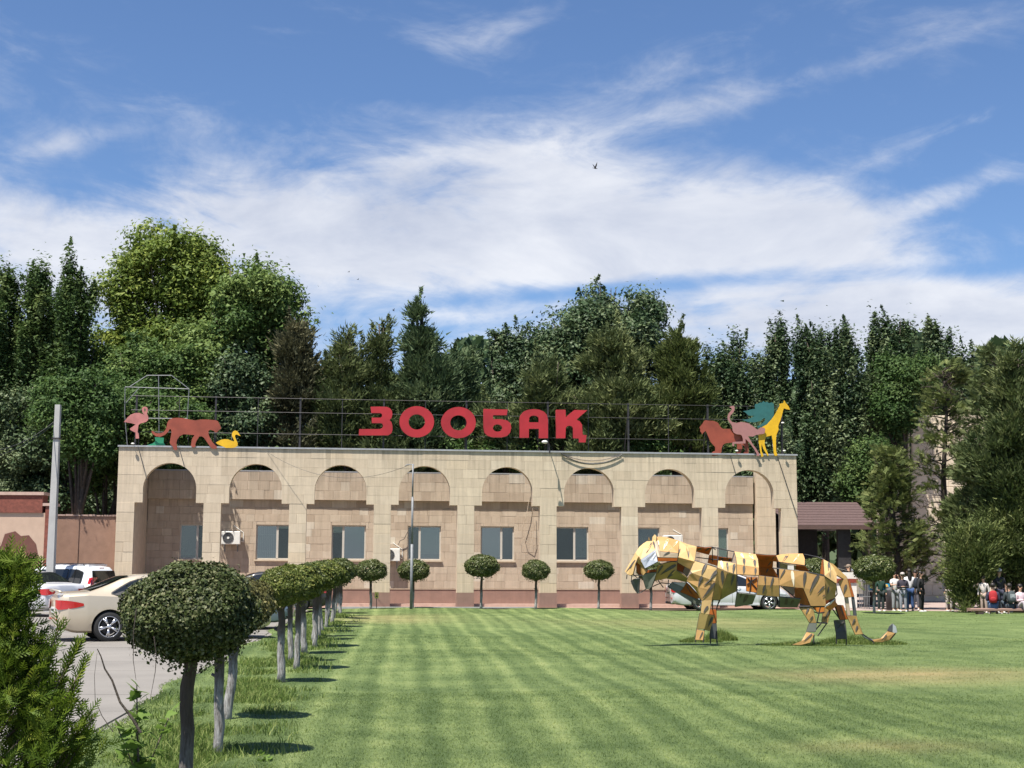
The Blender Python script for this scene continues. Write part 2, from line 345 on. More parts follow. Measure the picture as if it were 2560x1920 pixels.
# tarmac joints and cracks as narrow recess strips
srnd = random.Random(4); yb_ = 8.0
edge_x = lambda Y: -3.75 - 4 * (Y - 10) / 46
while yb_ < 44:
    d_ = 2.1; xb_ = edge_x(yb_); c_ = 0
    while xb_ > -14.5:
        w_ = 3.4; x_a, x_b = xb_ - w_ + .012, xb_ - .012; sk = edge_x(yb_ + d_) - edge_x(yb_); mb = MB(); h_ = .012 + srnd.uniform(0, .006); tx = srnd.uniform(-.002, .002)
        mb.add([(x_a, yb_ + .012, h_ + tx), (x_b, yb_ + .012, h_), (x_b + sk, yb_ + d_ - .012, h_ - tx), (x_a + sk, yb_ + d_ - .012, h_), (x_a, yb_ + .012, .001), (x_b, yb_ + .012, .001), (x_b + sk, yb_ + d_ - .012, .001), (x_a + sk, yb_ + d_ - .012, .001)], [(0, 1, 2, 3), (0, 4, 5, 1), (1, 5, 6, 2), (2, 6, 7, 3), (3, 7, 4, 0)])
        mb.build('paving_slab', MT['concrete'], pk); xb_ -= w_
    yb_ += d_
pz = sheet('plaza_paving', [tuple(WW(LEN - .2, -1.2, 0).xy), (13, 51.5), (60, 46), (60, 90), tuple(WW(LEN - .2, 26, 0).xy)], -.012, MT['pinkpave'])
fl = sheet('loggia_floor', [tuple(WW(.3, -.12, 0).xy), tuple(WW(LEN - .2, -.12, 0).xy), tuple(WW(LEN - .2, 4.2, 0).xy), tuple(WW(.3, 4.2, 0).xy)], .03, MT['ledge'])
LX0 = lambda Y: -3.62 - 0.087 * (Y - 8) - (0.35 * math.sin(Y * .7) + .2 * math.sin(Y * 1.9 + 1)) * .35
def lawn_far(x):
    if x < WW(LEN, 0, 0).x: return WW((x - WO.x) / WT.x, 0, 0).y - .45 - 1.9 * min(1, max(0, (x - 1) / 4)) if x > -7.3 else 55
    return 56.9 - (x - 12.3) * 0.32 if x < 21 else 54.1 - (x - 21) * .12
rng = np.random.default_rng(7)
ny, nx = 150, 110
ys = np.linspace(2, 1, 1); V = []; 
for j in range(ny + 1):
    a = j / ny
    for i in range(nx + 1):
        xr = 34.0; b = i / nx
        Yn = 3 + (58.0 - 3) * a; xl = LX0(Yn); X = xl + (xr - xl) * b ** 1.3
        Y = min(Yn, lawn_far(X)) if a < 1 else lawn_far(X)
        edge = min(1, (X - xl) / .4)
        Z = .03 + (.022 * math.sin(X * .9 + Y * .31) + .02 * math.sin(Y * .8 - X * .4)) * edge
        V.append((X, Y, Z if i else -.02))
Fq = np.array([(j * (nx + 1) + i, j * (nx + 1) + i + 1, (j + 1) * (nx + 1) + i + 1, (j + 1) * (nx + 1) + i) for j in range(ny) for i in range(nx)])
lawn_me = np_mesh('lawn', np.array(V), Fq); lawn_me.validate(); lawn = link('lawn', lawn_me, lawnmat('mown_turf', False), smooth=True); tag(lawn, kind='structure')
def lawn_z(X, Y): return .03 + .022 * np.sin(X * .9 + Y * .31) + .02 * np.sin(Y * .8 - X * .4)
# mown blades over the lawn
def blades(name, X, Y, h, w, m, lean=.5, z0=None, tint=None, kindlabel=None, seg=1):
    n = len(X); Z = (lawn_z(X, Y) if z0 is None else np.full(n, z0)) - .01
    a = rng.uniform(0, 2 * np.pi, n); l = rng.normal(0, lean, n) * h; b = rng.uniform(0, 2 * np.pi, n)
    dx, dy = np.cos(a) * w / 2, np.sin(a) * w / 2; B = np.stack([X, Y, Z], 1)
    d = np.stack([dx, dy, np.zeros(n)], 1); lx = np.stack([np.cos(b) * l, np.sin(b) * l, np.zeros(n)], 1); up = np.stack([0 * h, 0 * h, h], 1)
    if seg == 1:
        V = np.stack([B - d, B + d, B + lx + up], 1).reshape(-1, 3); Fc = (np.arange(n) * 3)[:, None] + np.array([0, 1, 2]); T = rng.random(n) if tint is None else tint
    else:
        mid = B + lx * .3 + up * .55
        tip = B + lx * 1.2 + up * np.array([1, 1, .95])
        V = np.stack([B - d, B + d, mid + d * .7, mid - d * .7, tip + d * .1, tip - d * .1], 1).reshape(-1, 3)
        Fc = ((np.arange(n) * 6)[:, None, None] + np.array([[0, 1, 2, 3], [3, 2, 4, 5]])[None]).reshape(-1, 4); T = np.repeat(rng.random(n) if tint is None else tint, 2)
    return link(name, np_mesh(name, V, Fc, T), m)
bx = []; by = []
def fill(n, ya, yb, pw=1.0):
    Y = ya + (yb - ya) * rng.random(n) ** pw; half = Y * .37 + .3
    xl = np.array([LX0(y) for y in Y]); X = np.maximum(rng.uniform(-1, 1, n) * half, -1e9); k = (X > xl + .02)
    k &= Y < np.array([lawn_far(x) for x in X]) - .05
    return X[k], Y[k]
lm = lawnmat('grass_blades', True)
X1, Y1 = fill(185000, 9.5, 19); X2, Y2 = fill(100000, 19, 34); X3, Y3 = fill(40000, 34, 58)
Xs = np.concatenate([X1, X2, X3]); Ys = np.concatenate([Y1, Y2, Y3])
hs = rng.uniform(.014, .032, len(Xs)); ws = .005 + .00045 * Ys
tag(blades('grass', Xs, Ys, hs, ws, lm, .9), 'short mown grass blades covering the striped lawn', 'grass', kind='stuff')
# rough tall grass strip along the tree row and at the sculpture's feet
tg = leafmat('tall_grass', (.07, .13, .022), (.16, .23, .05), (.32, .36, .12), .35)
def row_grass(n):
    Y = 9 + 42 * rng.random(n) ** 1.7; d = rng.normal(0, 1, n)
    X = np.array([ROWX(y) for y in Y]) - .25 + d * .38; xl = np.array([LX0(y) for y in Y])
    tuft = np.array([math.sin(x * 5.1 + y * 1.3) + math.sin(y * 3.7 - x * 2.0) + math.sin(y * 1.1) for x, y in zip(X, Y)])
    k = (X > xl - .05) & (tuft > -.9 + .6 * np.abs(d)); return X[k], Y[k], tuft[k]
X, Y, T = row_grass(48000)
h = (rng.uniform(.03, .085, len(X)) * (1 + .3 * np.clip(T, 0, 3)))
tag(blades('tall_grass', X, Y, h, .007 + .00035 * Y, tg, .55, seg=2), 'rough unmown grass along the row of clipped trees', 'grass', kind='stuff')
def foot_grass(name, label, spots, n):
    Xs = []; Ys = []; hh = []
    for (c, rx, ry, hmax) in spots:
        r = np.sqrt(rng.random(n)); a = rng.uniform(0, 2 * np.pi, n); Xs.append(c.x + r * np.cos(a) * rx); Ys.append(c.y + r * np.sin(a) * ry); hh.append(rng.uniform(.3, 1, n) * hmax * (1.1 - r * .8))
    tag(blades(name, np.concatenate(Xs), np.concatenate(Ys), np.concatenate(hh), .016, tg, .4, seg=2), label, 'grass', kind='stuff')
foot_grass('grass_tuft', 'uncut grass left standing around the feet and tail of the tiger sculpture',
           [(G(1752, 1608), .5, .3, .2), (G(1800, 1604), .4, .35, .34), (G(2010, 1620), .9, .3, .16), (G(2125, 1608), .7, .35, .32), (G(2190, 1612), .7, .3, .22)], 2600)

# ------------------------------------------------------------------ arcade wall
PIER = .69; S = (LEN - PIER) / 8; OPEN = S - PIER; R_ = 1.035; ZC = 4.12; ZS = 4.66; TOP = 6.33; TH = .42
centres = [PIER / 2 + S * (i + .5) for i in range(8)]
arc = thing('arcade_wall', 'long pale limestone arcade of eight arches carrying the rooftop sign', 'arcade', WO, WRZ)
def hole_top(u):                 # height of the void above the corbels at column u, or None
    for c in centres:
        if abs(u - c) < R_: return ZS + math.sqrt(max(0, R_ * R_ - (u - c) ** 2))
    return None
def strips(u0, u1):
    cuts = {u0, u1}
    for c in centres:
        for k in range(-14, 15):
            x = c + R_ * math.sin(k / 14 * math.pi / 2)
            if u0 < x < u1: cuts.add(x)
    return sorted(cuts)
def solid_strip(mb, u0, u1, z0, z1, v0, v1, reveal=True):
    cs = strips(u0, u1)
    for a, b in zip(cs, cs[1:]):
        m_ = (a + b) / 2; hm = hole_top(m_)
        if hm is None: la = lb = z0
        else:
            fa = hole_top(a) if hole_top(a) is not None else ZS; fb = hole_top(b) if hole_top(b) is not None else ZS
            la, lb = max(z0, fa), max(z0, fb)
        la, lb = min(la, z1), min(lb, z1)
        if z1 - (la + lb) / 2 < 1e-4: continue
        mb.add([(a, v0, la), (b, v0, lb), (b, v0, z1), (a, v0, z1), (a, v1, la), (b, v1, lb), (b, v1, z1), (a, v1, z1)],
               [(0, 1, 2, 3), (5, 4, 7, 6), (0, 4, 5, 1), (3, 2, 6, 7)] + ([(0, 3, 7, 4)] if a == cs[0] or hole_top(a - 1e-4) is not None and hm is None else []) + ([(1, 5, 6, 2)] if b == cs[-1] or hole_top(b + 1e-4) is not None and hm is None else []))
core = MB(); solid_strip(core, 0.004, LEN - .004, ZC, TOP, .004, TH)
for i in range(9): core.box(S * i + .004, S * i + PIER - .004, .004, TH, 0, ZC)
core.box(.01, PIER - .01, TH + .002, 3.6, 0, 6.1)
core.build('wall', MT['reveal'], arc)
rnd = random.Random(3)
SLABV = -.016
slabs = []
def course(u0, u1, z0, z1, wmin, wmax, zones):
    u = u0
    while u < u1 - .01:
        w = rnd.uniform(wmin, wmax); e = u + w
        if u1 - e < wmin * .6: e = u1
        slabs.append((u, e, z0, z1)); u = e
nrow = 9; hrow = (ZC - .62) / nrow
for i in range(9):
    for r in range(nrow):
        z0 = .62 + r * hrow
        if rnd.random() < .35: course(S * i, S * i + PIER, z0, z0 + hrow, .28, .4, 0)
        else: slabs.append((S * i, S * i + PIER, z0, z0 + hrow))
hr2 = (TOP - .02 - ZC) / 6
for r in range(6):
    z0 = ZC + r * hr2; u = 0
    while u < LEN - .01:
        e = min(LEN, u + rnd.uniform(.55, 1.1));  e = LEN if LEN - e < .3 else e
        mids = [u + (e - u) * k / 6 for k in range(7)]
        if any((hole_top(x) or 0) < z0 + hr2 - .02 for x in mids): slabs.append((u, e, z0, z0 + hr2))
        u = e
slabs.sort(key=lambda s: -(s[1] - s[0]))
def slab_obj(b, m, parent, k, rest, v=SLABV, th=.018, curved=True, tj=.5):
    u0, u1, z0, z1 = b; g_ = .0024; dv = rnd.uniform(-.004, .004); mb = rest if k >= 300 else MB(); mb.tint = tj
    if curved and z0 >= ZC - .01:
        solid_strip(mb, u0 + g_, u1 - g_, z0 + g_, z1 - g_, v + dv, v + th + .002)
    else: mb.bevbox(u0 + g_, u1 - g_, v + dv, v + th + .002, z0 + g_, z1 - g_, .006)
    if k < 300 and mb.v: mb.build('stone_slab', m, parent, tint=True)
rest = MB()
for k, b in enumerate(slabs): slab_obj(b, MT['stone'], arc, k, rest, tj=min(1, max(0, rnd.gauss(.5, .2) if rnd.random() < .93 else .97)))
if rest.v: tag(rest.build('stone_slabs', MT['stone'], arc, tint=True), kind='stuff')
for i in range(9):
    mb = MB(); mb.box(S * i - .012, S * i + PIER + .012, -.03, TH + .01, 0, .618); mb.build('plinth', MT['plinth'], arc)
mb = MB(); mb.box(-.04, LEN + .04, -.06, TH + .05, TOP + .001, TOP + .045); mb.box(-.04, LEN + .04, -.068, -.056, TOP - .02, TOP + .04)
mb.build('coping', MT['coping'], arc)

# ------------------------------------------------------------------ office building behind the arcade
D = 3.6; U_END = W(1884, 1400, D)[0]; BZ = 5.62; EZ = W(1265, 1255, D)[1]
off = thing('office_building', 'low stone-clad office wall with windows standing behind the arches', 'building', WO, WRZ)
wins = [(449, 533, .52), (640, 724, .63), (829, 914, .34), (1019, 1102, .36), (1202, 1285, .62), (1388, 1471, .58), (1594, 1649, .9), (1762, 1821, .5)]
wu = [(W(a, 1360, D)[0], W(b, 1360, D)[0], f) for a, b, f in wins]; WZ0, WZ1 = 1.93, 3.38
def wall_with_windows(mb, v0, v1, z0, z1, u0, u1):
    u = u0
    for a, b, f in wu:
        mb.box(u, a, v0, v1, z0, z1); mb.box(a, b, v0, v1, z0, WZ0); mb.box(a, b, v0, v1, WZ1, z1); u = b
    mb.box(u, u1, v0, v1, z0, z1)
mb = MB(); wall_with_windows(mb, D, D + .3, 0, EZ - .002, .7, U_END); mb.box(.7, U_END, D - .14, D + .3, EZ, BZ); mb.build('wall', MT['mortar'], off)
mb = MB(); mb.box(.7, U_END, D - .16, D + .35, BZ + .001, BZ + .05); mb.build('coping', MT['coping'], off)
mb = MB(); mb.box(.7, U_END, D - .03, D - .001, 0, .69); mb.build('plinth', MT['plinth'], off)
mb = MB(); mb.box(.7, U_END, D - .05, D - .001, .692, .74); mb.build('plinth_ledge', MT['stone2'], off)
for i in range(8):
    a, b = max(.72, S * i + PIER - .2), min(S * (i + 1) + .3, U_END); mb = MB(); mb.box(a, b, .5, .95, .035, .17); mb.build('step', MT['ledge'], off)
sl = []
for zone, (za, zb, hh, v) in enumerate(((.74, EZ, .31, D - .016), (EZ, BZ, .39, D - .156))):
    nr = round((zb - za) / hh); hh = (zb - za) / nr
    for r in range(nr):
        z0 = za + r * hh; u = .7
        while u < U_END - .01:
            e = min(U_END, u + rnd.uniform(.3, .72)); e = U_END if U_END - e < .15 else e
            segs = [(u, e, z0, z0 + hh)]
            if zone == 0:
                for a, b, f in wu:
                    new = []
                    for s in segs:
                        if s[1] <= a or s[0] >= b or s[3] <= WZ0 or s[2] >= WZ1: new.append(s); continue
                        if s[0] < a: new.append((s[0], a, s[2], s[3]))
                        if s[1] > b: new.append((b, s[1], s[2], s[3]))
                        x0, x1 = max(s[0], a), min(s[1], b)
                        if s[2] < WZ0: new.append((x0, x1, s[2], WZ0))
                        if s[3] > WZ1: new.append((x0, x1, WZ1, s[3]))
                    segs = new
            for s in segs:
                if s[1] - s[0] > .03: sl.append((*s, v))
            u = e
def seen(s):
    um = (s[0] + s[1]) / 2 * .945 + .3
    return 1 if any(abs(um - c) < OPEN / 2 - .1 for c in centres) else 0
sl.sort(key=lambda s: -(seen(s) * 10 + (s[1] - s[0]) * (s[3] - s[2])))
rest = MB()
for k, s in enumerate(sl):
    tj = min(1, max(0, rnd.gauss(.45, .24))) if rnd.random() < .98 else 1.0
    slab_obj(s[:4], MT['stone2'], off, k, rest, v=s[4], th=.014, curved=False, tj=tj)
tag(rest.build('stone_slabs', MT['stone2'], off, tint=True), kind='stuff')
for i, (a, b, f) in enumerate(wu):
    w = MB(); t = .055; v0, v1 = D + .07, D + .12
    w.box(a, a + t, v0, v1, WZ0, WZ1); w.box(b - t, b, v0, v1, WZ0, WZ1); w.box(a + t, b - t, v0, v1, WZ0, WZ0 + t); w.box(a + t, b - t, v0, v1, WZ1 - t, WZ1)
    m_ = a + (b - a) * f
    if f < .8: w.box(m_ - .045, m_ + .045, v0 - .01, v1, WZ0 + t, WZ1 - t)
    wo = w.build('window', MT['white_frame'], off)
    spans = [(a + t, m_ - .045), (m_ + .045, b - t)] if f < .8 else [(a + t, b - t)]
    for gi, (x0, x1) in enumerate(spans):
        mb = MB(); mb.box(x0, x1, v0 + .02, v0 + .026, WZ0 + t, WZ1 - t); mb.build('pane', MT[('glass', 'glass2', 'glass3')[(i * 2 + gi * (1 + i % 2)) % 3]], wo)
    mb = MB(); mb.box(a - .06, b + .06, D - .09, D + .06, WZ0 - .07, WZ0 - .004); mb.build('sill', MT['reveal'], wo)
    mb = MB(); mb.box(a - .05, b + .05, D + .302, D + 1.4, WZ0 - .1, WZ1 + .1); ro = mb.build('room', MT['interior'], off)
    # roller blinds and curtains half drawn inside
    mb = MB(); x0, x1 = spans[i % len(spans)]
    zz = WZ1 - [1.3, .15, .3, 1.2, 1.3, 1.3, 1.2, 1.3][i]
    mb.box(x0, x1, D + .125, D + .13, zz, WZ1); mb.build('blind', MT['blind'], wo)
gr_ = MB(); a, b, f = wu[1]
for k in range(9): x = a + .1 + k * (b - a) * .055; gr_.box(x - .006, x + .006, D + .14, D + .152, WZ0 + .06, WZ1 - .06)
for z in (WZ0 + .35, WZ1 - .4): gr_.box(a + .06, a + (b - a) * .56, D + .153, D + .165, z - .008, z + .008)
gr_.build('window_grille', MT['white_frame'], off)
# rear wing wall seen through the last arch
rw = thing('rear_wing_wall', 'pale stone wing wall seen through the rightmost arch', 'wall', WO, WRZ)
ua, ub = W(1892, 1300, 3.3)[0], W(1939, 1300, 3.3)[0]
mb = MB(); mb.box(ua, ub, 3.3, 3.7, 0, 6.0); mb.build('wall', MT['reveal'], rw)
k0 = 0
z = .1
while z < 5.9:
    h_ = .42; mb = MB(); mb.tint = rnd.uniform(.4, .8); mb.bevbox(ua, ub, 3.28, 3.298, z + .004, z + h_ - .004, .005); mb.build('stone_slab', MT['stone'], rw, tint=True); z += h_

# ------------------------------------------------------------------ flat plates cut to an outline (letters, animal figures)
def catmull(pts, n=4, corners=()):
    out = []; L = len(pts)
    for i in range(L):
        p0, p1, p2, p3 = [Vector(pts[(i + k) % L]) for k in (-1, 0, 1, 2)]
        for k in range(n):
            t = k / n
            out.append(.5 * ((2 * p1) + (p2 - p0) * t + (2 * p0 - 5 * p1 + 4 * p2 - p3) * t * t + (3 * p1 - p0 - 3 * p2 + p3) * t ** 3))
    return out
def plate(name, loops, th, m, parent, v, rzm=None):
    cu = bpy.data.curves.new(name, 'CURVE'); cu.dimensions = '2D'; cu.fill_mode = 'BOTH'; cu.extrude = th / 2
    for lp in loops:
        s = cu.splines.new('POLY'); s.points.add(len(lp) - 1); s.use_cyclic_u = True
        for p, q in zip(s.points, lp): p.co = (q[0], q[1], 0, 1)
    o = bpy.data.objects.new('tmp', cu); COL.objects.link(o)
    me = bpy.data.meshes.new_from_object(o.evaluated_get(bpy.context.evaluated_depsgraph_get())); bpy.data.objects.remove(o)
    co = np.zeros(len(me.vertices) * 3, np.float32); me.vertices.foreach_get('co', co); co = co.reshape(-1, 3)
    me.vertices.foreach_set('co', np.stack([co[:, 0], v - co[:, 2], co[:, 1]], 1).ravel()); me.update(); me.materials.clear()
    return link(name, me, m, parent)
def conv(pts, x0, y0, sc, v): return [W(x0 + a / sc, y0 + b / sc, v) for a, b in pts]
def ellp(cx, cy, rx, ry, n=36): return [(cx + rx * math.cos(2 * math.pi * k / n), cy + ry * math.sin(2 * math.pi * k / n)) for k in range(n)]
sign = thing('rooftop_sign', 'red block letters ЗООБАҚ on a dark steel rack along the arcade roof', 'sign', WO, WRZ)
LET = [
    [[(172, 62), (250, 61), (320, 63), (350, 76), (368, 100), (372, 135), (364, 165), (345, 186), (364, 205), (372, 235), (374, 275), (364, 305), (335, 325), (200, 326), (62, 325), (66, 268), (160, 268), (255, 268), (278, 258), (287, 240), (282, 222), (268, 213), (182, 212), (182, 163), (262, 163), (277, 152), (277, 130), (262, 120), (176, 119)]],
    [ellp(597, 201, 160, 144), ellp(597, 202, 76, 71)], [ellp(981, 208, 160, 144), ellp(981, 210, 76, 70)],
    [[(1214, 82), (1330, 86), (1434, 88), (1426, 140), (1300, 140), (1300, 176), (1380, 177), (1432, 190), (1460, 215), (1468, 255), (1458, 300), (1428, 332), (1380, 344), (1300, 344), (1250, 330), (1220, 300), (1212, 250)], ellp(1341, 258, 43, 34, 20)],
    [[(1544, 348), (1544, 180), (1553, 140), (1580, 108), (1620, 90), (1670, 84), (1725, 89), (1770, 108), (1797, 140), (1806, 185), (1806, 352), (1722, 352), (1722, 265), (1630, 265), (1630, 348)], [(1630, 206), (1634, 162), (1652, 146), (1675, 143), (1700, 146), (1718, 160), (1723, 206)]],
    [[(1882, 90), (1968, 90), (1970, 160), (2005, 128), (2050, 92), (2168, 95), (2110, 145), (2068, 182), (2098, 196), (2120, 228), (2125, 320), (2162, 325), (2152, 391), (2092, 390), (2090, 355), (2038, 352), (2036, 262), (2028, 244), (2008, 236), (1985, 240), (1970, 256), (1966, 352), (1880, 352)]]]
for lp in LET:
    face = plate('letter', [conv(l, 880, 1000, 3.687, -.14) for l in lp], .05, MT['red'], sign, -.14)
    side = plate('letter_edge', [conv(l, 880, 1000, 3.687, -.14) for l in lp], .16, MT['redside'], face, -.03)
zr = [8.37, 7.80, 6.93]; zsl = lambda u: 0
fr = MB()
for z in zr:
    r_ = MB(); r_.tube([(.4, .12, z), (LEN * .5, .12, z - .01), (LEN - .3, .12, z)], .012, 6); r_.build('rail', MT['steel'], sign)
for i in range(9):
    u = S * i + PIER / 2 + (.25 if i == 0 else -.2 if i == 8 else 0)
    mb = MB(); mb.box(u - .035, u + .035, .14, .22, TOP + .045, 8.42); mb.build('post', MT['steel'], sign)
    if i < 8: mb = MB(); mb.box(u + S / 2 - .015, u + S / 2 + .015, .13, .16, TOP + .045, 8.38); mb.build('post', MT['steel'], sign)
    mb = MB(); mb.tube([(u, .24, 8.2), (u, 1.3, TOP - .4)], .02); mb.build('brace', MT['steel'], sign)
# pipe frame for a missing figure, far left
pf = thing('pipe_frame', 'empty grey pipe frame shaped like a little roof over the flamingo', 'frame', WO, WRZ); mb = MB()
def zz1(x, y, v=.5): u, z = W(280 + x / 2.5917, 900 + y / 2.5917, v); return (u, v, z)
for seg in ([(85, 175), (500, 188)], [(112, 175), (228, 100), (385, 100), (500, 188)], [(85, 175), (82, 372)], [(302, 100), (305, 470)], [(500, 188), (488, 380)], [(178, 178), (90, 278)], [(230, 378), (490, 380)], [(305, 470), (305, 560)], [(84, 372), (100, 560)]):
    mb.tube([zz1(*p) for p in seg], .017, 5)
mb.build('pipes', MT['galv'], pf)
FIG = [
 ('flamingo_figure', 'pink flamingo cutout standing on one leg at the left roof end', 'cutout', 'pink', 300, 980, 6.9125, -.05,
  [[(65, 522), (130, 440), (180, 395), (250, 365), (330, 360), (400, 385), (425, 400), (398, 372), (382, 330), (378, 285), (395, 260), (425, 252), (458, 258), (478, 282), (480, 330), (466, 385), (484, 410), (492, 445), (486, 485), (450, 518), (400, 532), (350, 545), (320, 572), (303, 690), (322, 720), (330, 800), (300, 806), (270, 805), (268, 702), (175, 655), (172, 632), (272, 562), (200, 540), (130, 530), (100, 520)], ellp(431, 312, 13, 30, 12)]),
 ('big_cat_figure', 'rust red prowling big cat cutout with curling tail on the roof edge', 'cutout', 'darkred', 300, 980, 6.9125, -.10,
  [[(905, 452), (1000, 445), (1100, 452), (1200, 475), (1300, 490), (1400, 473), (1530, 476), (1660, 488), (1690, 505), (1712, 540), (1735, 590), (1748, 630), (1720, 655), (1700, 668), (1680, 692), (1650, 700), (1620, 672), (1560, 652), (1528, 672), (1530, 730), (1552, 790), (1600, 870), (1672, 945), (1672, 975), (1610, 985), (1560, 950), (1500, 860), (1450, 790), (1410, 765), (1370, 770), (1320, 850), (1300, 910), (1308, 942), (1280, 957), (1245, 955), (1225, 925), (1240, 830), (1255, 790), (1290, 745), (1180, 735), (1100, 730), (1030, 765), (985, 830), (975, 880), (985, 950), (992, 990), (965, 1005), (935, 1000), (912, 945), (870, 905), (860, 870), (880, 760), (892, 690), (880, 645), (862, 638), (830, 690), (780, 738), (700, 775), (620, 766), (560, 722), (543, 685), (556, 668), (575, 675), (600, 702), (640, 716), (700, 714), (755, 692), (790, 645), (808, 590), (818, 530), (850, 480)]]),
 ('swan_figure', 'yellow swan cutout on the roof in front of the big cat', 'cutout', 'yellow', 300, 980, 6.9125, -.06,
  [[(1655, 875), (1700, 850), (1740, 828), (1800, 815), (1870, 818), (1960, 855), (1975, 845), (1960, 810), (1935, 760), (1935, 715), (1955, 680), (1990, 664), (2025, 676), (2050, 705), (2065, 735), (2085, 758), (2055, 752), (2020, 735), (1992, 742), (1988, 775), (2010, 830), (2035, 885), (2030, 930), (1995, 958), (1940, 968), (1830, 966), (1740, 925), (1680, 898)]]),
 ('bush_figure', 'small green bush cutout under the curling tail of the big cat', 'cutout', 'green', 300, 980, 6.9125, .05,
  [[(600, 780), (760, 790), (752, 870), (775, 905), (800, 942), (600, 944), (400, 942), (480, 915), (560, 890), (598, 865), (612, 840)]]),
 ('lion_figure', 'rust red maned lion cutout leading the group at the right roof end', 'cutout', 'darkred', 1720, 980, 7.9, -.04,
  [[(228, 700), (300, 605), (318, 570), (345, 556), (420, 566), (500, 570), (555, 588), (595, 612), (625, 665), (655, 705), (690, 727), (780, 728), (870, 730), (960, 750), (1080, 800), (1150, 890), (1190, 1000), (1196, 1120), (1190, 1240), (1080, 1244), (1078, 1222), (1130, 1160), (1112, 1070), (1078, 1045), (1072, 1110), (1050, 1185), (1000, 1236), (890, 1247), (888, 1228), (945, 1200), (968, 1140), (968, 1050), (950, 1010), (860, 1000), (740, 1012), (690, 1045), (664, 1110), (658, 1190), (600, 1245), (480, 1262), (472, 1200), (490, 1180), (540, 1160), (532, 1085), (440, 980), (400, 880), (372, 810), (348, 768), (318, 790), (298, 808), (280, 838), (262, 800), (238, 775), (245, 740)]]),
 ('ostrich_figure', 'dusty pink running ostrich cutout between the lion and the giraffe', 'cutout', 'dustypink', 1720, 980, 7.9, -.16,
  [[(812, 298), (845, 284), (875, 274), (905, 278), (920, 300), (917, 350), (900, 395), (870, 432), (838, 462), (822, 500), (832, 550), (870, 592), (960, 610), (1050, 590), (1120, 600), (1200, 622), (1290, 682), (1370, 747), (1440, 698), (1500, 705), (1525, 735), (1515, 800), (1500, 825), (1430, 835), (1350, 846), (1280, 882), (1185, 872), (1230, 950), (1290, 1050), (1340, 1110), (1412, 1230), (1402, 1262), (1350, 1262), (1358, 1225), (1300, 1120), (1210, 1000), (1135, 925), (1136, 1016), (1000, 1022), (908, 1022), (915, 1062), (890, 1075), (868, 1040), (888, 985), (1086, 976), (1084, 930), (1062, 860), (1030, 842), (960, 835), (905, 805), (880, 760), (875, 700), (858, 650), (815, 600), (785, 545), (780, 490), (800, 430), (840, 380), (868, 352), (855, 318)]]),
 ('giraffe_figure', 'tall yellow giraffe cutout looking right at the right roof end', 'cutout', 'yellow', 1720, 980, 7.9, -.08,
  [[(1898, 165), (1912, 180), (1925, 210), (1960, 250), (1990, 290), (2016, 352), (1950, 342), (1892, 322), (1872, 380), (1855, 460), (1820, 570), (1790, 640), (1780, 690), (1792, 740), (1765, 800), (1745, 850), (1735, 960), (1738, 1080), (1742, 1180), (1770, 1250), (1720, 1262), (1695, 1232), (1682, 1080), (1672, 960), (1650, 856), (1600, 872), (1540, 885), (1515, 960), (1512, 1030), (1535, 1110), (1592, 1250), (1572, 1262), (1490, 1130), (1452, 1022), (1448, 1100), (1455, 1170), (1492, 1262), (1450, 1287), (1430, 1200), (1412, 1080), (1396, 980), (1392, 860), (1386, 790), (1392, 732), (1470, 688), (1560, 640), (1602, 590), (1650, 540), (1700, 470), (1740, 400), (1790, 310), (1815, 262), (1800, 238), (1830, 228), (1885, 218)]]),
 ('tree_figure', 'teal tree cutout with swept branches behind the ostrich and giraffe', 'cutout', 'teal', 1720, 980, 7.9, .06,
  [[(1080, 380), (1180, 362), (1240, 345), (1330, 330), (1316, 280), (1330, 240), (1380, 232), (1430, 205), (1455, 212), (1490, 178), (1520, 205), (1560, 190), (1600, 222), (1650, 205), (1692, 230), (1700, 350), (1692, 470), (1640, 560), (1540, 660), (1390, 712), (1360, 680), (1430, 650), (1500, 590), (1532, 540), (1505, 512), (1470, 535), (1430, 572), (1300, 602), (1180, 590), (1100, 560), (1058, 540), (1120, 545), (1180, 536), (1260, 505), (1312, 468), (1250, 470), (1190, 462), (1160, 430), (1120, 395)]]),
]
for (nm, lb, ct, mt, x0, y0, sc, v, loops) in FIG:
    t = thing(nm, lb, ct, WO, WRZ); plate('cut_plate', [conv(l, x0, y0, sc, v) for l in loops], .02, MT[mt], t, v)
    pts = conv(loops[0], x0, y0, sc, v); um = sum(p[0] for p in pts) / len(pts); zlo = min(p[1] for p in pts)
    mb = MB(); mb.tube([(um, v + .012, max(zlo, TOP + .06) + .25), (um, .13, TOP + .6)], .012, 5); mb.tube([(um, .13, TOP + .6), (um, .13, TOP + .046)], .012, 5); mb.build('bracket', MT['steel'], t)

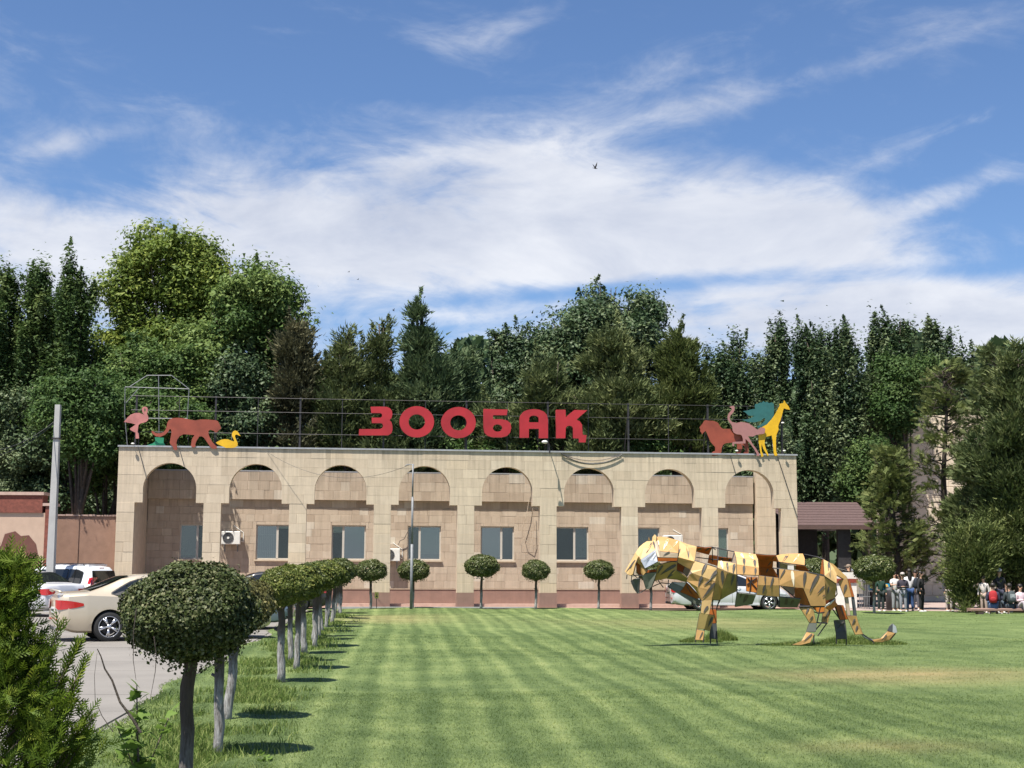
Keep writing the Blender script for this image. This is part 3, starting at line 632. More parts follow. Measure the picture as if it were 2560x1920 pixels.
# rooftop lamps / cameras on short arms, cables, rods
def wthing(nm, lb, ct): return thing(nm, lb, ct, WO, WRZ)
fl_ = wthing('floodlight', 'small white floodlight on an arm below the last letters of the sign', 'lamp')
u, z = W(1362, 1105, -.9); mb = MB(); mb.ell((u, -.9, z), (.13, .10, .07), 10, 6); mb.build('lamp_head', MT['white'], fl_, True)
mb = MB(); u2 = S * 5 + PIER / 2 - .02; mb.tube([(u2, .15, TOP + .3), (u2, -.5, TOP + .25), (u + .1, -.85, z)], .02, 6); mb.tube([(u2, -.5, TOP + .25), (u2, -.5, TOP - .1)], .03, 6); mb.build('arm', MT['steel'], fl_)
for px, py, lb in ((1957, 1057, 'white floodlight on the roof post beside the giraffe'), (1842, 1127, 'small white floodlight on the coping behind the ostrich leg'), (1961, 1127, 'small white floodlight low on the coping right of the giraffe'), (332, 1109, 'small white floodlight on the coping below the flamingo')):
    t = wthing('floodlight', lb, 'lamp'); u, z = W(px, py, -.2); mb = MB(); mb.ell((u, -.2, z), (.07, .05, .035), 10, 6); mb.build('lamp_head', MT['white'], t, True)
    mb = MB(); mb.tube([(u, -.2, z - .02), (u + .05, .1, TOP + .05)], .012, 5); mb.build('arm', MT['steel'], t)
def cable(name, label, pts, r=.012, sag=0.0, n=10, cat='cable', m='wire'):
    out = []
    for a, b in zip(pts, pts[1:]):
        a, b = Vector(a), Vector(b)
        for k in range(n): t = k / n; p = a.lerp(b, t); p.z -= sag * 4 * t * (1 - t); out.append(p)
    out.append(Vector(pts[-1])); mb = MB(); mb.tube(out, r, 5); return tag(mb.build(name, MT[m]), label, cat)
def WP(px, py, v): u, z = W(px, py, v); return WW(u, v, z)
cable('cable', 'upper of the two black cables looping below the coping right of the sign', [WP(1403, 1134, -.06), WP(1552, 1136, -.06)], .012, .28)
cable('cable', 'lower black cable looping deepest below the coping right of the sign', [WP(1402, 1133, -.09), WP(1556, 1136, -.09)], .02, .42)
cable('guy_wire', 'guy wire from the flamingo down to the pier left of the first arch', [WP(344, 1112, -.05), WP(367, 1200, -.3)], .012)
cable('guy_wire', 'guy wire from the big cat cutout to the top of the first arch', [WP(446, 1113, -.05), WP(460, 1164, -.3)], .012)
cable('guy_wire', 'guy wire running down the right end of the arcade', [WP(1944, 1142, -.05), WP(1994, 1294, -.12)], .014)
cable('guy_wire', 'short guy wire from the ostrich cutout to the last arch', [WP(1826, 1140, -.05), WP(1840, 1186, -.15)], .012)
LP = WW(W(1028, 1500, -3.0)[0], -3.0, 0)
cable('cable', 'thin cable sagging from the coping to the top of the thin lamp post', [WP(668, 1130, -.03), P(1024, 1162, LP.y)], .007, .75, 16)
cable('cable', 'pale cable hanging down inside the fifth arch', [WP(1325, 1235, 3.4), WP(1318, 1280, 3.4), WP(1305, 1325, 3.4), WP(1312, 1350, 3.4), WP(1328, 1360, 3.4), WP(1334, 1340, 3.4), WP(1332, 1270, 3.4)], .012, 0, 3, m='mortar')
cable('cable', 'black cable running down the wall beside the fourth window', [WP(1022, 1325, 3.45), WP(1010, 1348, 3.45), WP(1000, 1352, 3.45), WP(996, 1362, 3.4)], .014, 0, 3)

# air conditioners
def ac(px0, px1, py0, py1, lb):
    t = thing('air_conditioner', lb, 'air conditioner', WO, WRZ, 'air conditioners on the office wall'); v1 = D - .1; v0 = v1 - .32
    u0, z1 = W(px0, py0, v0); u1, z0 = W(px1, py1, v0); mb = MB(); mb.bevbox(u0, u1, v0, v1, z0, z1, .02); mb.build('casing', MT['white'], t)
    r = (z1 - z0) * .42; c = (u0 + (u1 - u0) * .36, v0 - .006, (z0 + z1) / 2)
    mb = MB(); mb.lathe([(r, 0), (r * .97, -.012), (r * .94, 0)], 28, 'y', c); mb.lathe([(r * .93, .002), (.0, .002)], 28, 'y', c); mb.build('fan_opening', MT['steel'], t)
    g2 = MB()
    for k in range(1, 6): g2.lathe([(r * k / 6, -.008), (r * k / 6 + .006, -.010), (r * k / 6 + .006, -.004)], 24, 'y', c)
    for k in range(8): a = math.pi * k / 8; g2.tube([(c[0] - r * math.cos(a), c[1] - .012, c[2] - r * math.sin(a)), (c[0] + r * math.cos(a), c[1] - .012, c[2] + r * math.sin(a))], .004, 4)
    g2.build('fan_grille', MT['galv'], t)
    mb = MB(); mb.lathe([(.05, -.02), (0, -.02)], 12, 'y', c); mb.build('fan_hub', MT['white'], t)
    for x in (u0 + .12, u1 - .12): mb = MB(); mb.box(x - .02, x + .02, v0, D, z0 - .045, z0 - .002); mb.box(x - .02, x + .02, D - .04, D, z0 - .3, z0 - .046); mb.build('bracket', MT['galv'], t)
    mb = MB(); mb.tube([(u1 + .01, v1 - .1, z0 + .15), (u1 + .1, v1, z0 + .1), (u1 + .1, D - .02, z0 + .5), (u1 - .3, D - .02, z1 + .25)], .018, 6); mb.build('pipe', MT['white'], t)
ac(554, 600, 1328, 1361, 'air conditioner on the wall in the second arch, its fan clear of the pier')
ac(958, 1000, 1371, 1403, 'air conditioner low beside the thin lamp post, half hidden by a pier')
ac(1659, 1705, 1338, 1366, 'air conditioner just above the head of the tiger sculpture')

# ------------------------------------------------------------------ left side: gate block, pink wall, concrete pole
gt = thing('gate_wall', 'brick topped gate wall with a brown arch painted on it at the left edge', 'wall', (0, 54, 0))
def gx(x, Y=54): return P(x, 1400, Y).x
def gz(x, y, Y=54): return P(x, y, Y).z
x0, x1, x2, x3 = -26, gx(101), gx(109), gx(126)
mb = MB(); mb.box(x0, x2 - .02, 0, .5, 0, gz(50, 1282)); mb.build('wall', MT['cream'], gt)
mb = MB(); mb.box(x0, x1, -.06, .56, gz(50, 1282) + .002, gz(50, 1238)); mb.build('brick_band', MT['brick'], gt)
mb = MB(); mb.box(x0, x1 + .05, -.12, .62, gz(50, 1238) + .002, gz(50, 1230)); mb.build('coping', MT['ledge'], gt)
mb = MB(); mb.box(x2, x3, -.05, .55, 0, gz(110, 1265)); mb.build('pilaster', MT['brick'], gt)
mb = MB(); mb.box(x2 - .1, x3 + .08, -.1, .6, gz(110, 1265) + .002, gz(110, 1258)); mb.build('pilaster_cap', MT['ledge'], gt)
cx = [(0, 1370), (12, 1335), (38, 1328), (52, 1340), (72, 1338), (90, 1360), (97, 1400), (97, 1440), (-150, 1440), (-150, 1400), (-20, 1400)]
pts = [(P(a, b, 53.98).x, P(a, b, 53.98).z) for a, b in cx]
mb = MB(); mb.add([(a, -.012, b) for a, b in pts], [tuple(range(len(pts)))[::-1]]); mb.build('painted_arch', MT['brownpaint'], gt)
pw = thing('boundary_wall', 'pink rendered boundary wall between the concrete pole and the arcade', 'wall', (0, 0, 0))
A_ = P(120, 1400, 56.5); B_ = WW(-.05, .9, 0)
dv = (B_ - A_); dv.z = 0; L_ = dv.length; pw.location = (A_.x, A_.y, 0); pw.rotation_euler = (0, 0, math.atan2(dv.y, dv.x)); zt = P(220, 1291, 57).z
mb = MB(); mb.box(0, L_, 0, .3, 0, zt); mb.build('wall', MT['pinkwall'], pw)
for k in range(9):
    a = L_ * k / 9; mb = MB(); mb.box(a + .01, a + L_ / 9 - .01, -.04, .34, zt + .003, zt + .05 + .012 * (k % 3)); mb.build('coping_tile', MT['ledge'], pw)
mb = MB(); mb.box(L_ * .38, L_ * .38 + .12, -.035, -.002, 0, zt - .02); mb.build('pilaster', MT['pinkwall'], pw)
cp = thing('concrete_pole', 'tall pale square concrete utility pole behind the white van', 'pole', (P(128, 1400, 51).x, 51, 0))
zt2 = P(140, 1012, 51).z; mb = MB(); a, b = .14, .09; tx = P(140, 1012, 51).x - cp.location.x
mb.add([(-a, -a, 0), (a, -a, 0), (a, a, 0), (-a, a, 0), (-b, -b, zt2), (b, -b, zt2), (b, b, zt2), (-b, b, zt2)], [(0, 3, 2, 1), (4, 5, 6, 7), (0, 1, 5, 4), (1, 2, 6, 5), (2, 3, 7, 6), (3, 0, 4, 7)])
mb.build('shaft', MT['grey_concrete'], cp); mb = MB(); mb.box(-.14, .14, -.14, .14, 6.15, 6.19); mb.build('strap', MT['steel'], cp)
for q, (dy, lb) in enumerate(((1065, 'upper wire running left from the concrete pole'), (1085, 'lower wire running left from the concrete pole'))):
    cable('overhead_wire', lb, [P(137, 1053 + q * 4, 51), P(-120, dy + 55, 46)], .012, .5)
lp = thing('lamp_post', 'thin grey stepped lamp post in front of the fourth arch', 'post', (LP.x, LP.y, 0)); zt3 = P(1026, 1160, LP.y).z
mb = MB(); mb.tube([(0, 0, 0), (0, 0, 2.5)], .055, 10); mb.tube([(0, 0, 2.5), (0, 0, 4.3)], .043, 10); mb.tube([(0, 0, 4.3), (0, 0, zt3)], .032, 10); mb.build('shaft', MT['galv'], lp, True)
mb = MB(); mb.tube([(0, 0, zt3 - .02), (-.22, 0, zt3 - .02), (-.30, 0, zt3 - .07)], .02, 6); mb.build('arm', MT['galv'], lp)
ys_ = thing('warning_sign', 'small yellow sign on a thin stake at the lawn edge', 'sign', tuple(G(941, 1524)) ); Yq = ys_.location.y
mb = MB(); zc = P(942, 1488, Yq).z; mb.box(-.075, .075, -.012, 0, zc - .12, zc + .12); mb.build('board', M('yellow_sign_board', (.75, .62, .15), .5, .05), ys_)
mb = MB(); mb.box(-.012, .012, 0.001, .015, 0, zc + .05); mb.build('stake', MT['steel'], ys_)
mb = MB(); mb.box(-.03, .03, -.0145, -.0125, zc - .07, zc - .01); mb.box(-.012, .012, -.0145, -.0125, zc - .005, zc + .05); mb.build('print', MT['black'], ys_)
# low kerb between lawn and arcade
kb = MB(); u = 8.6
while u < 16:
    k_ = MB(); k_.box(u + .005, min(LEN, u + 1.0) - .005, -.42, -.32, -.02, .075); o = k_.build('kerb_stone', MT['grey_concrete']); o.location = WO; o.rotation_euler = (0, 0, WRZ); tag(o, ('grey kerb stone at the left end of the lawn edge kerb below the third arch' if u < 9 else 'grey kerb stone between the lawn edge and the arcade plinth'), 'kerb', 'kerb stones in front of the arcade'); u += 1.0

# ------------------------------------------------------------------ right side: canopy, far building, fence
cn = thing('entrance_canopy', 'dark shingle roofed entrance canopy right of the arcade', 'canopy', (0, 0, 0))
xl = P(1960, 1314, 62).x; xr = P(2192, 1314, 62).x; ze = P(2080, 1314, 62).z; zr_ = P(2080, 1256, 65.5).z
rows = 9
for r in range(rows):
    a, b = r / rows, (r + 1) / rows; ya, yb = 62 + 3.5 * a, 62 + 3.5 * b; za, zb = ze + (zr_ - ze) * a, ze + (zr_ - ze) * b; xx = xl
    mb = MB(); mb.add([(xl, ya, za + .03), (xr, ya, za + .03), (xr, yb, zb + .01), (xl, yb, zb + .01), (xl, ya, za), (xr, ya, za)], [(0, 1, 2, 3), (4, 5, 1, 0)]); mb.build('shingle_course', MT['shingle'], cn)
mb = MB(); mb.box(xl, xr, 61.95, 62.05, ze - .16, ze); mb.build('fascia', M('brown_fascia', (.10, .06, .05), .6, .1), cn)
mb = MB(); mb.add([(xl, 62.1, ze - .05), (xr, 62.1, ze - .05), (xr - .4, 69, ze - .05), (xl, 69, ze - .05)], [(0, 1, 2, 3)]); mb.add([(xl, 65.5, zr_), (xr - .5, 65.5, zr_), (xr, 69, ze), (xl, 69, ze)], [(0, 1, 2, 3)]); mb.build('soffit', MT['steel'], cn)
for px in (2112, 2164):
    mb = MB(); x = P(px, 1400, 62.4).x; w_ = .28 if px < 2150 else .07; mb.box(x - w_, x + w_, 62.4, 62.7, 0, ze - .05); mb.build('post', MT['steel'], cn)
mb = MB(); mb.box(xl, P(2040, 1400, 68).x, 67.6, 67.8, 0, ze - .05); mb.build('back_wall', MT['steel'], cn)
fb = thing('stone_building', 'tall sandy stone building half hidden behind the right hand conifers', 'building', (0, 74, 0))
bx0, bx1 = P(2216, 1100, 74).x, P(2470, 1100, 74).x; bz = P(2300, 1038, 74).z
mb = MB(); mb.box(bx0, bx1, 0, 2.5, 0, bz); mb.build('wall', MT['farstone'], fb)
mb = MB(); mb.box(P(2392, 1000, 74).x, P(2432, 1000, 74).x, .5, 2, bz + .002, P(2400, 1010, 74).z); mb.build('roof_block', MT['farstone'], fb)
zz = .3
for r in range(16):
    for c in range(5):
        xa = bx0 + (bx1 - bx0) * c / 5 + (.25 if r % 2 else 0); mb = MB(); mb.tint = rnd.random()
        mb.bevbox(xa + .01, min(bx1, xa + (bx1 - bx0) / 5) - .01, -.03, -.002, zz + .01, zz + .54, .012); mb.build('stone_block', MT['farstone'], fb)
    zz += .56
    if zz > bz - .5: break
# railing and blue boards at the entrance
rl = thing('railing', 'grey metal railing beside the entrance canopy', 'railing', (0, 0, 0)); YR = 60
for px in range(2148, 2176, 4):
    mb = MB(); a = P(px, 1460, YR); mb.tube([(a.x, YR, 0), (a.x, YR, 1.15)], .014, 5); mb.build('bar', MT['galv'], rl)
mb = MB(); mb.tube([(P(2146, 1460, YR).x, YR, 1.15), (P(2176, 1460, YR).x, YR, 1.15)], .02, 5); mb.tube([(P(2146, 1460, YR).x, YR, .5), (P(2176, 1460, YR).x, YR, .5)], .014, 5); mb.build('rail', MT['galv'], rl)
bm_ = M('blue_banner', (.01, .30, .55), .5, .05); 
for (pa, pb, lb) in ((2168, 2190, 'blue and white banner board left of the clipped ball tree trunk'), (2208, 2224, 'blue and white banner board right of the clipped ball tree trunk')):
    t = thing('banner_board', lb, 'banner', (0, 64, 0)); mb = MB(); mb.box(P(pa, 1460, 64).x, P(pb, 1460, 64).x, 0, .04, P(pa, 1480, 64).z, P(pa, 1459, 64).z); mb.build('board', bm_, t)
    mb = MB(); mb.box(P(pa, 1460, 64).x, P(pb, 1460, 64).x, -.01, -.002, P(pa, 1480, 64).z, P(pa, 1475, 64).z); mb.build('white_band', MT['white'], t)
    mb = MB(); mb.ell(((P(pa, 1460, 64).x + P(pb, 1460, 64).x) / 2, -.012, P(pa, 1466, 64).z), (.08, .008, .1), 10, 6); mb.build('printed_face', M('printed_yellow', (.7, .45, .1), .6, .1), t)
    mb = MB(); mb.box(P(pa, 1460, 64).x, P(pa, 1460, 64).x + .04, 0.045, .08, 0, P(pa, 1480, 64).z); mb.box(P(pb, 1460, 64).x - .04, P(pb, 1460, 64).x, 0.045, .08, 0, P(pa, 1480, 64).z); mb.build('leg', MT['steel'], t)
# kiosk with red band seen past the sculpture's rump
kk = thing('kiosk', 'white kiosk with a red band under the entrance canopy', 'kiosk', (P(2085, 1440, 61).x, 61, 0))
mb = MB(); mb.box(-.9, .95, 0, 1.2, 0, 1.05); mb.build('counter', MT['white'], kk); mb = MB(); mb.box(-.95, 1.0, -.05, 1.25, 1.06, 1.22); mb.build('red_band', MT['darkred'], kk)
mb = MB(); mb.box(-.9, .95, 0, 1.2, 1.23, 1.5); mb.build('upper_panel', MT['white'], kk)  # plain white panel above the red band
for sx in (-1, 1):
    mb = MB(); mb.add([(0, .2, 1.75), (sx * .8, .0, 1.5), (sx * .8, 1.2, 1.5), (0, 1.0, 1.8)], [(0, 1, 2, 3)]); mb.build('awning', MT['white'], kk)

# ------------------------------------------------------------------ trees
LM = dict(
    plane=leafmat('plane_tree_leaves', (0.062, 0.106, 0.016), (0.140, 0.207, 0.036), (0.302, 0.358, 0.073), .35),
    green=leafmat('mid_green_leaves', (0.041, 0.088, 0.022), (0.088, 0.155, 0.038), (0.196, 0.270, 0.074), .3),
    poplar=leafmat('poplar_leaves', (0.034, 0.073, 0.021), (0.078, 0.137, 0.038), (0.175, 0.238, 0.077), .34, .6, .25),
    dark=leafmat('dark_broad_leaves', (0.031, 0.064, 0.028), (0.073, 0.123, 0.050), (0.189, 0.238, 0.112), .25, .55, .3),
    juniper=leafmat('juniper_foliage', (0.053, 0.078, 0.028), (0.115, 0.147, 0.053), (0.224, 0.252, 0.105), .2, .7),
    olive=leafmat('olive_conifer_foliage', (0.068, 0.095, 0.027), (0.142, 0.176, 0.054), (0.257, 0.284, 0.101), .25, .7),
    blue=leafmat('blue_green_conifer', (0.041, 0.076, 0.035), (0.088, 0.135, 0.059), (0.176, 0.230, 0.108), .2, .7),
    brown=leafmat('dry_brown_foliage', (.050, .055, .028), (.105, .105, .055), (.18, .17, .09), .15, .8),
    bright=leafmat('bright_green_leaves', (0.042, 0.090, 0.022), (0.090, 0.150, 0.041), (0.180, 0.240, 0.078), .3),
    thuja=leafmat('thuja_foliage', (0.041, 0.085, 0.011), (0.123, 0.192, 0.019), (0.270, 0.320, 0.048), .35, .6),
    box=leafmat('clipped_shrub_leaves', (.035, .055, .014), (.095, .125, .032), (.28, .28, .13), .2, .45, .35),
    boxshaded=leafmat('shaded_clipped_leaves', (.022, .036, .010), (.062, .085, .022), (.24, .24, .12), .15, .55, .25),  # nearest crown: its weaker light is put into darker leaf colours
    boxyellow=leafmat('yellowish_clipped_leaves', (.05, .080, .016), (.125, .155, .032), (.28, .28, .08), .25, .5),
    boxbrown=leafmat('browned_clipped_leaves', (.055, .06, .022), (.13, .125, .04), (.27, .24, .10), .2, .5),
)
def sample_lobes(lobes, n, rng, shell=.55, col=False):
    sub = []
    for c, r in lobes:
        m = max(5, min(16, int(4 + 9 * (r.x * r.z) ** .5 / 1.6)))
        for q in range(m):
            d = norm(rng.normal(size=3)); k = rng.uniform(.42, .86); f = rng.uniform(.26, .46)
            cc = Vector((c.x + d[0] * r.x * k, c.y + d[1] * r.y * k, c.z + d[2] * r.z * k)); rr = (r.x + r.z) * .5 * f
            sub.append((cc, Vector((min(rr * (.62 if col else 1.05), r.x * .8), min(rr, max(r.y, .4)), rr * (2.0 if col else .85)))))
        sub.append((c, r * .72))
    lobes = sub
    vol = np.array([l[1].x * l[1].y * l[1].z for l in lobes]) ** .8; k = rng.choice(len(lobes), n, p=vol / vol.sum())
    d = norm(rng.normal(size=(n, 3))); r = (shell ** 3 + (1 - shell ** 3) * rng.random(n)) ** (1 / 3)
    C = np.array([tuple(l[0]) for l in lobes])[k]; Rr = np.array([tuple(l[1]) for l in lobes])[k]
    return C + d * Rr * r[:, None], d, k
def tree(name, label, cat, Y, lobes_px, trunk_px, kind, mat, nclump, nleaf, lsize, crad, seed, group=None, bark='darkbark', tbias=0.5, depthf=.8, shell=.5, sprig=.12, tr=.22, basez=0.0, limbs=True):
    rng = np.random.default_rng(seed)
    lobes = []
    for (cx, cy, rx, ry) in lobes_px:
        c = P(cx * K, cy * K, Y); sx, sz = rx * K / F * Y, ry * K / F * Y; lobes.append((c, Vector((sx, min(max(sx, .5) * depthf, 4), sz))))
    bx_ = P(trunk_px * K, 1230 * K, Y).x; root = thing(name, label, cat, (bx_, Y, basez), 0, group)
    lobes = [(c - Vector((bx_, Y, basez)), r) for c, r in lobes]
    top = max((c.z + r.z * .6) for c, r in lobes); 
    mb = MB(); pts = []; rs = []; r2 = random.Random(seed); xt = np.mean([c.x for c, r in lobes])
    hc = max(lobes, key=lambda l: l[0].z + l[1].z)[0]
    for k in range(9):
        t = k / 8; pts.append((hc.x * t * t + r2.uniform(-.06, .06) * min(1, k), hc.y * t + r2.uniform(-.06, .06) * min(1, k), top * t - .1)); rs.append(tr * (1.25 if k == 0 else 1) * (1 - .86 * t))
    mb.tube(pts, rs, 8)
    if limbs:
        for (c, r) in lobes:
            for q in range(4):
                t = r2.uniform(.25, .8); k = int(t * 8); a = Vector(pts[k]); e = c + Vector((r2.uniform(-.7, .7) * r.x, r2.uniform(-.7, .7) * r.y, r2.uniform(-.2, .8) * r.z))
                if e.z < a.z: continue
                m_ = a.lerp(e, .5) + Vector((r2.uniform(-.2, .2), r2.uniform(-.2, .2), .15)); mb.tube([a, m_, e], [rs[k] * .55, rs[k] * .32, .018], 5)
    mb.build('trunk', MT[bark], root, True)
    cc, cd, ck = sample_lobes(lobes, nclump, rng, shell, kind == 'column')
    sublift = np.random.default_rng(seed + 1).normal(0, .16, int(ck.max()) + 1)[ck]
    # break the outline: push some clumps outwards
    ex = rng.random(nclump) < sprig; cc[ex] += cd[ex] * rng.uniform(.1, .35, (ex.sum(), 1)) * np.array([.8, .8, 1.3])
    if kind == 'conifer': nclump = int(nclump * 1.0); nleaf = int(nleaf * 3.0); lsize *= .60; crad *= .95
    else: nleaf = int(nleaf * 2.1); lsize *= .80
    n = nclump * nleaf; ci = np.repeat(np.arange(nclump), nleaf); cs = rng.uniform(.6, 1.35, nclump)[ci] * crad
    ct = np.clip(rng.normal(tbias, .17, nclump) + sublift, 0, 1)
    g = rng.normal(size=(n, 3)) * .5
    if kind == 'broad': g *= np.array([1, 1, .75]); T = TRI 
    elif kind == 'column': g *= np.array([.55, .55, 1.7]); T = TRI
    elif kind == 'conifer':
        T = TRIN; g *= np.array([1, 1, .8])
    pos = cc[ci] + g * cs[:, None]
    # upright leading shoots break the outline against the sky
    zt_ = np.quantile(cc[:, 2], .62); up_ = np.where(cc[:, 2] > zt_)[0]; ns = min(len(up_), 12 if kind != 'column' else 24); sel = rng.choice(up_, ns, replace=False); per = 90
    si = np.repeat(sel, per); hh = np.tile(np.linspace(0, 1, per), ns); Ls = np.repeat(rng.uniform(.4, 1.15, ns) * (1.25 if kind != 'broad' else 1.0), per); tl = np.repeat(rng.normal(0, .22, (ns, 2)), per, axis=0)
    sp_ = cc[si] + np.stack([tl[:, 0] * hh * Ls, tl[:, 1] * hh * Ls, hh * Ls + .1], 1) + rng.normal(size=(len(si), 3)) * (.20 * (1.05 - hh))[:, None]
    pos[:0] = 0; m0 = len(pos); pos = np.concatenate([pos, sp_]); ci = np.concatenate([ci, si]); g = np.concatenate([g, rng.normal(size=(len(si), 3)) * .5]); n = len(pos)
    if kind == 'conifer':
        out = norm(pos - np.array([0, 0, 0]) - np.array([xt, 0, 0]) * 1.0 - np.stack([0 * pos[:, 0], 0 * pos[:, 0], pos[:, 2]], 1)) ; dr = norm(norm(g) * .7 + out * .5 + np.array([0, 0, .75]) + rng.normal(size=(n, 3)) * .3); Rm = frames_dir(dr, rng.normal(size=(n, 3)) + np.array([0, -.3, .6]))
    else: Rm = frames(norm(g) * .9 + np.array([0, 0, .7]) + rng.normal(size=(n, 3)) * .55, rng)
    tint = np.clip(ct[ci] + rng.normal(0, .13, n), 0, 1); s = lsize * rng.uniform(.65, 1.3, n)
    me = scatter('crown', T[0], T[1], pos, Rm, s, tint); me.materials.append(LM[mat]); link('crown', me, None, root)
    return root
TG = 'trees behind the arcade'
T_ = tree
T_('poplar_tree', 'dark upright poplar cut by the left edge of the photo', 'tree', 66.5, [(15, 660, 30, 105), (5, 850, 75, 220)], 10, 'column', 'poplar', 260, 70, .23, .55, 11, TG, sprig=.2, tr=.2)
T_('poplar_tree', 'dark upright poplar, second from the left, twin pointed tops', 'tree', 66.5, [(75, 650, 27, 110), (75, 860, 62, 210)], 75, 'column', 'poplar', 270, 70, .23, .5, 12, TG, sprig=.2, tr=.2)
T_('poplar_tree', 'dark ragged poplar just left of the big yellow-green tree', 'tree', 66.5, [(138, 640, 24, 95), (182, 660, 24, 85), (155, 860, 70, 200)], 150, 'column', 'poplar', 300, 70, .23, .5, 13, TG, sprig=.2, tr=.2)
T_('plane_tree', 'tallest tree, pale yellow-green crown left of centre above the roof frame', 'tree', 70, [(360, 580, 100, 95), (290, 640, 62, 110), (430, 640, 68, 110), (360, 760, 140, 130), (240, 760, 50, 70)], 370, 'broad', 'plane', 480, 75, .27, .75, 14, TG, bark='bark', sprig=.25, shell=.35, tr=.3, tbias=.62)
T_('plane_tree', 'rounded mid-green tree leaning right beside the yellow-green one', 'tree', 68, [(540, 650, 80, 85), (600, 700, 52, 95), (500, 760, 110, 110), (600, 830, 60, 90)], 530, 'broad', 'green', 430, 75, .27, .7, 15, TG, bark='bark', sprig=.2, shell=.4, tr=.28, tbias=.72)
T_('broadleaf_tree', 'leafy green tree filling the space under the yellow-green crown', 'tree', 66.5, [(290, 830, 95, 110), (400, 850, 80, 110), (330, 950, 110, 90)], 320, 'broad', 'green', 430, 70, .22, .6, 16, TG, shell=.4)
T_('broadleaf_tree', 'dark tree behind the left boundary wall, crown reaching the pole top', 'tree', 66.5, [(60, 950, 110, 150), (190, 940, 75, 150), (60, 1070, 130, 60), (215, 1060, 60, 60)], 110, 'broad', 'dark', 560, 65, .20, .55, 17, TG, shell=.4, tbias=.6)
T_('broadleaf_tree', 'dark glossy tree behind the walking big cat cutout', 'tree', 66.5, [(520, 860, 95, 100), (480, 960, 120, 70), (590, 930, 60, 80)], 510, 'broad', 'dark', 380, 65, .22, .6, 18, TG, shell=.45, tbias=.5)
T_('juniper_tree', 'dry brownish conifer between the green tree and the open wispy ones', 'tree', 66.5, [(640, 740, 36, 65), (640, 850, 52, 110), (600, 900, 40, 80)], 635, 'conifer', 'brown', 300, 38, .42, .5, 19, TG, tbias=.5)
T_('cypress_tree', 'thin wispy cypress with sky showing through, left of the blue-green one', 'tree', 66.5, [(755, 740, 20, 55), (740, 820, 60, 70), (730, 910, 85, 80)], 752, 'conifer', 'juniper', 230, 34, .40, .5, 20, TG, shell=.1, sprig=.4)
T_('cypress_tree', 'sparse thin tree with nearly bare top shoots in the dip of the treeline', 'tree', 67, [(820, 725, 14, 50), (822, 815, 48, 60), (810, 900, 80, 80)], 820, 'conifer', 'juniper', 190, 34, .38, .48, 21, TG, shell=.1, sprig=.45, tbias=.3)
T_('cypress_tree', 'dense blue-green conical conifer with hooked top, left of the letters', 'tree', 67, [(900, 690, 20, 42), (908, 750, 44, 55), (920, 840, 85, 90), (915, 940, 90, 60)], 905, 'conifer', 'blue', 440, 40, .42, .45, 22, TG, shell=.2)
T_('juniper_tree', 'low row of grey-green junipers just left of the dark big tree', 'tree', 68, [(975, 800, 26, 50), (1015, 800, 22, 48), (985, 890, 65, 90)], 990, 'conifer', 'blue', 300, 40, .40, .45, 23, TG, shell=.2)
T_('broadleaf_tree', 'big dark rounded tree rising above the last letters of the sign', 'tree', 72, [(1300, 665, 52, 60), (1395, 680, 50, 62), (1240, 710, 55, 65), (1330, 740, 140, 75), (1180, 745, 50, 62), (1250, 830, 170, 90), (1440, 770, 42, 60)], 1310, 'broad', 'dark', 760, 70, .25, .62, 24, TG, shell=.35, sprig=.3, tr=.32, tbias=.55)
T_('broadleaf_tree', 'small dark tree with a loose leafy arm at the left of the big dark crown', 'tree', 70, [(1068, 740, 20, 38), (1105, 770, 40, 55), (1110, 860, 75, 90)], 1105, 'broad', 'dark', 300, 60, .22, .5, 25, TG, shell=.3, sprig=.35)
T_('juniper_tree', 'olive juniper right behind the letters of the sign', 'tree', 66.5, [(1180, 850, 55, 85), (1220, 910, 90, 70), (1100, 930, 80, 50)], 1190, 'conifer', 'juniper', 420, 42, .38, .42, 26, TG, shell=.3, tbias=.45)
T_('juniper_tree', 'broad olive-brown juniper, the largest in front of the big dark tree', 'tree', 66.5, [(1330, 790, 75, 90), (1360, 880, 120, 90), (1290, 900, 80, 70)], 1340, 'conifer', 'juniper', 620, 42, .38, .42, 27, TG, shell=.3, tbias=.6)
T_('juniper_tree', 'olive juniper with a drooping right shoulder left of the lion cutout', 'tree', 66.5, [(1455, 770, 42, 60), (1470, 860, 65, 100), (1500, 930, 70, 50)], 1460, 'conifer', 'olive', 430, 42, .38, .42, 28, TG, shell=.3, tbias=.35)
T_('poplar_tree', 'dark poplar mass right behind the lion and ostrich cutouts', 'tree', 72, [(1585, 790, 30, 52), (1545, 830, 40, 65), (1590, 900, 80, 110)], 1590, 'column', 'dark', 360, 70, .22, .5, 29, TG, sprig=.2, shell=.35)
T_('poplar_tree', 'dark poplar with a rounded head above the yellow giraffe', 'tree', 72, [(1675, 770, 32, 70), (1640, 820, 30, 60), (1670, 930, 75, 160)], 1670, 'column', 'dark', 420, 70, .22, .5, 30, TG, sprig=.2, shell=.35)
T_('poplar_tree', 'dark poplar with three pointed tops right of the giraffe', 'tree', 71, [(1738, 775, 22, 58), (1795, 755, 24, 65), (1830, 775, 20, 60), (1790, 900, 78, 140), (1780, 1030, 80, 90)], 1785, 'column', 'dark', 560, 70, .22, .5, 31, TG, sprig=.2, shell=.35)
T_('poplar_tree', 'dark poplar with twin pointed tops behind the brown canopy roof', 'tree', 73, [(1900, 745, 20, 55), (1955, 735, 24, 55), (1930, 850, 70, 110), (1880, 990, 80, 100)], 1920, 'column', 'dark', 480, 70, .23, .5, 32, TG, sprig=.25, shell=.35)
